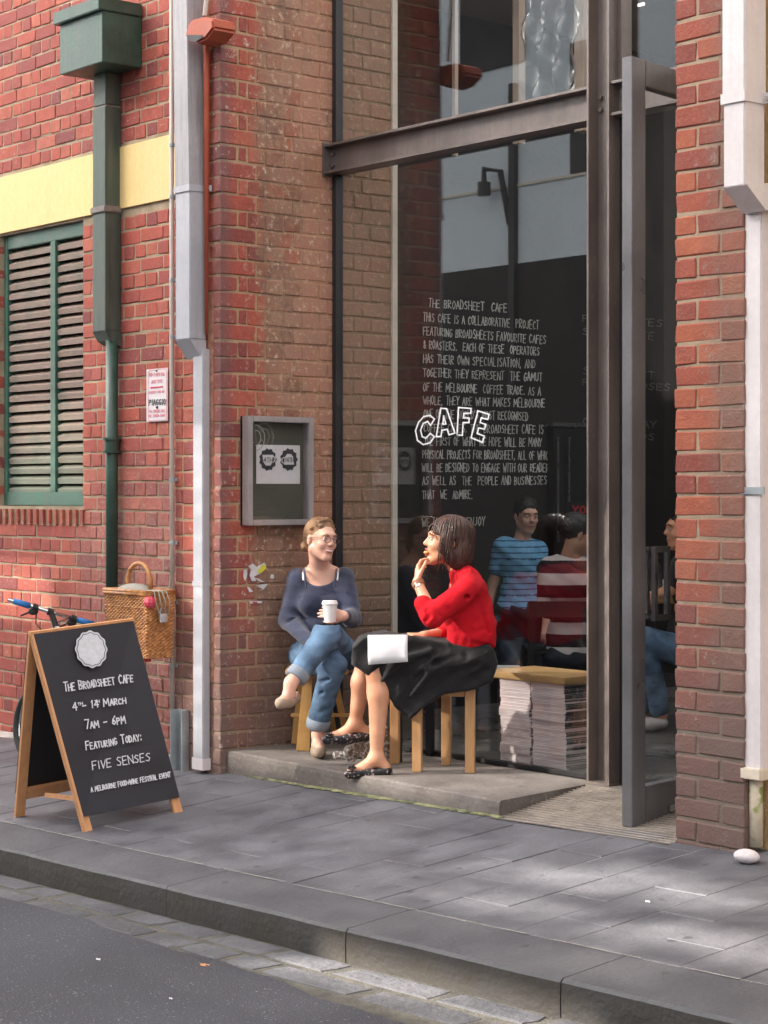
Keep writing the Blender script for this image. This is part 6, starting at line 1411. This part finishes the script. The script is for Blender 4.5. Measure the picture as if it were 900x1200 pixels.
# tray / plate rim by the standing man
q = Q(597, 783, 11.3); b = MB(); b.prism([q-IR*.08-IT*.06, q+IR*.06-IT*.06, q+IR*.06+IT*.06, q-IR*.08+IT*.06], (0, 0, .012)); tt = thing('side_table', (q.x, q.y, fz), 'low white topped side table behind the newspaper bench', 'side table')
b.build('table_top', MT['whitepaint'], tt); MB().tube([Vector((q.x, q.y, fz+.001)), q-IU*.001], .02, 10).build('leg', MT['black'], tt)


# ---------------------------------------------------------------- other side of the street (seen in the glass)
ob = thing('opposite_building', (-15, -8, -.2), 'pale upper walled building across the street, seen mirrored in the cafe window', 'building')
HB = 13.2
def hole_rects():
    """openings of the added sun mask that let the low sun through onto the spots that are sunlit in the photograph"""
    H = []
    def sp(p, rx, rz_):
        t = (p.y+7.0)/(-SUN.y); q = p+SUN*t; H.append((q.x-rx, q.x+rx, q.z-rz_, q.z+rz_))
    g = lambda px, py: onG(px, py)
    sp(g(640, 1026), .42, .045); sp(g(770, 1040), .50, .085); sp(g(590, 1056), .36, .032); sp(g(720, 1014), .3, .02)
    sp(g(860, 1108), .50, .06); sp(g(720, 1130), .25, .02)
    r = lambda px, py: onP(px, py, Vector((-6, 4, rz(-6, 4))), Vector((-GX, 0, 1)))
    sp(r(290, 1158), .60, .035); sp(r(500, 1165), .70, .08)
    def slits(p, rx, rzz, n, duty):
        t = (p.y+7.0)/(-SUN.y); q = p+SUN*t
        for i in range(n): zc = q.z-rzz+2*rzz*(i+.5)/n; H.append((q.x-rx, q.x+rx, zc-rzz/n*duty, zc+rzz/n*duty))
    slits(Vector((-7.65, 6.1, .92)), 1.05, .85, 12, .34)
    slits(onY(22, 690, WY), .40, .16, 3, .45); slits(onY(50, 525, WY), .45, .30, 5, .34); slits(onY(112, 440, WY), .10, .12, 2, .25)
    return H
HR = hole_rects()
zlo = 5.0
b = MB(); b.box(-40, 14, -7.9, -7.001, -1.2, 2.6); b.build('ground_floor', MT['opp_dark'], ob)
b = MB(); b.box(-40, 14, -7.9, -7.0, 2.6, zlo); b.build('first_floor', MT['opp_dark'], ob)
hz_lo = min(h[2] for h in HR)-.05; ztp = HB
PT = 8.3
b = MB(); b.box(-40, 14, -7.12, -6.998, zlo, min(hz_lo, PT)-.001); b.build('pale_storey', MT['pale'], ob)
# added screen that shades the street, grid cells left open to shape sun patches
xs_ = sorted({-40., 14.} | {x for h in HR for x in h[:2]}); zs_ = sorted({min(hz_lo, PT), HB} | {z for h in HR for z in h[2:]})
b = MB()
for xa, xb in zip(xs_, xs_[1:]):
    run = None
    for za, zb in zip(zs_, zs_[1:]):
        xm, zm = (xa+xb)/2, (za+zb)/2
        if any(h[0] < xm < h[1] and h[2] < zm < h[3] for h in HR):
            if run: b.box(xa, xb, -7.03, -7.0, run[0], run[1]); run = None
        else: run = (run[0], zb) if run else (za, zb)
    if run: b.box(xa, xb, -7.03, -7.0, run[0], run[1])
b.build('sun_mask', MT['pale'], ob)
MB().box(-40, 14, -7.06, -6.97, 6.15, 6.19).build('string_course', MT['whitetrim'], ob)
for x0_, x1_, z0_, z1_ in ((-20.35, -19.6, 6.2, 8.1), (-22.75, -21.3, 8.0, 11.0), (-28, -26.5, 8.0, 11.0)): MB().box(x0_, x1_, -6.998, -6.975, z0_, z1_).build('window', MT['dark_metal'], ob)
MB().box(-21.58, -21.46, -6.99, -6.90, 3, 7.7).build('drainpipe', MT['dark_metal'], ob)
q = Vector((-21.95, -6.75, 6.2)); b = MB(); b.tube([q+Vector((.3, -.25, -.6)), q+Vector((.25, -.1, .2)), q+Vector((0, 0, .25)), q], .05, 8); b.tube([q+Vector((0, 0, .05)), q+Vector((0, 0, -.15))], .1, 8); b.build('wall_lamp', MT['dark_metal'], ob)
op = tag(MB().add([(-60, -7, -.1), (40, -7, -.1), (40, -5, -.1), (-60, -5, -.1), (-60, -5, -1.7), (40, -5, -.4)], [(0, 1, 2, 3)]).build('opposite_footpath', MT['paver']), None, None, None, 'structure')
for v in op.data.vertices: v.co.z = -.117+GX*(v.co.x+5.45)+.02
# rest of the street on our side, right of the frame and the building mass above
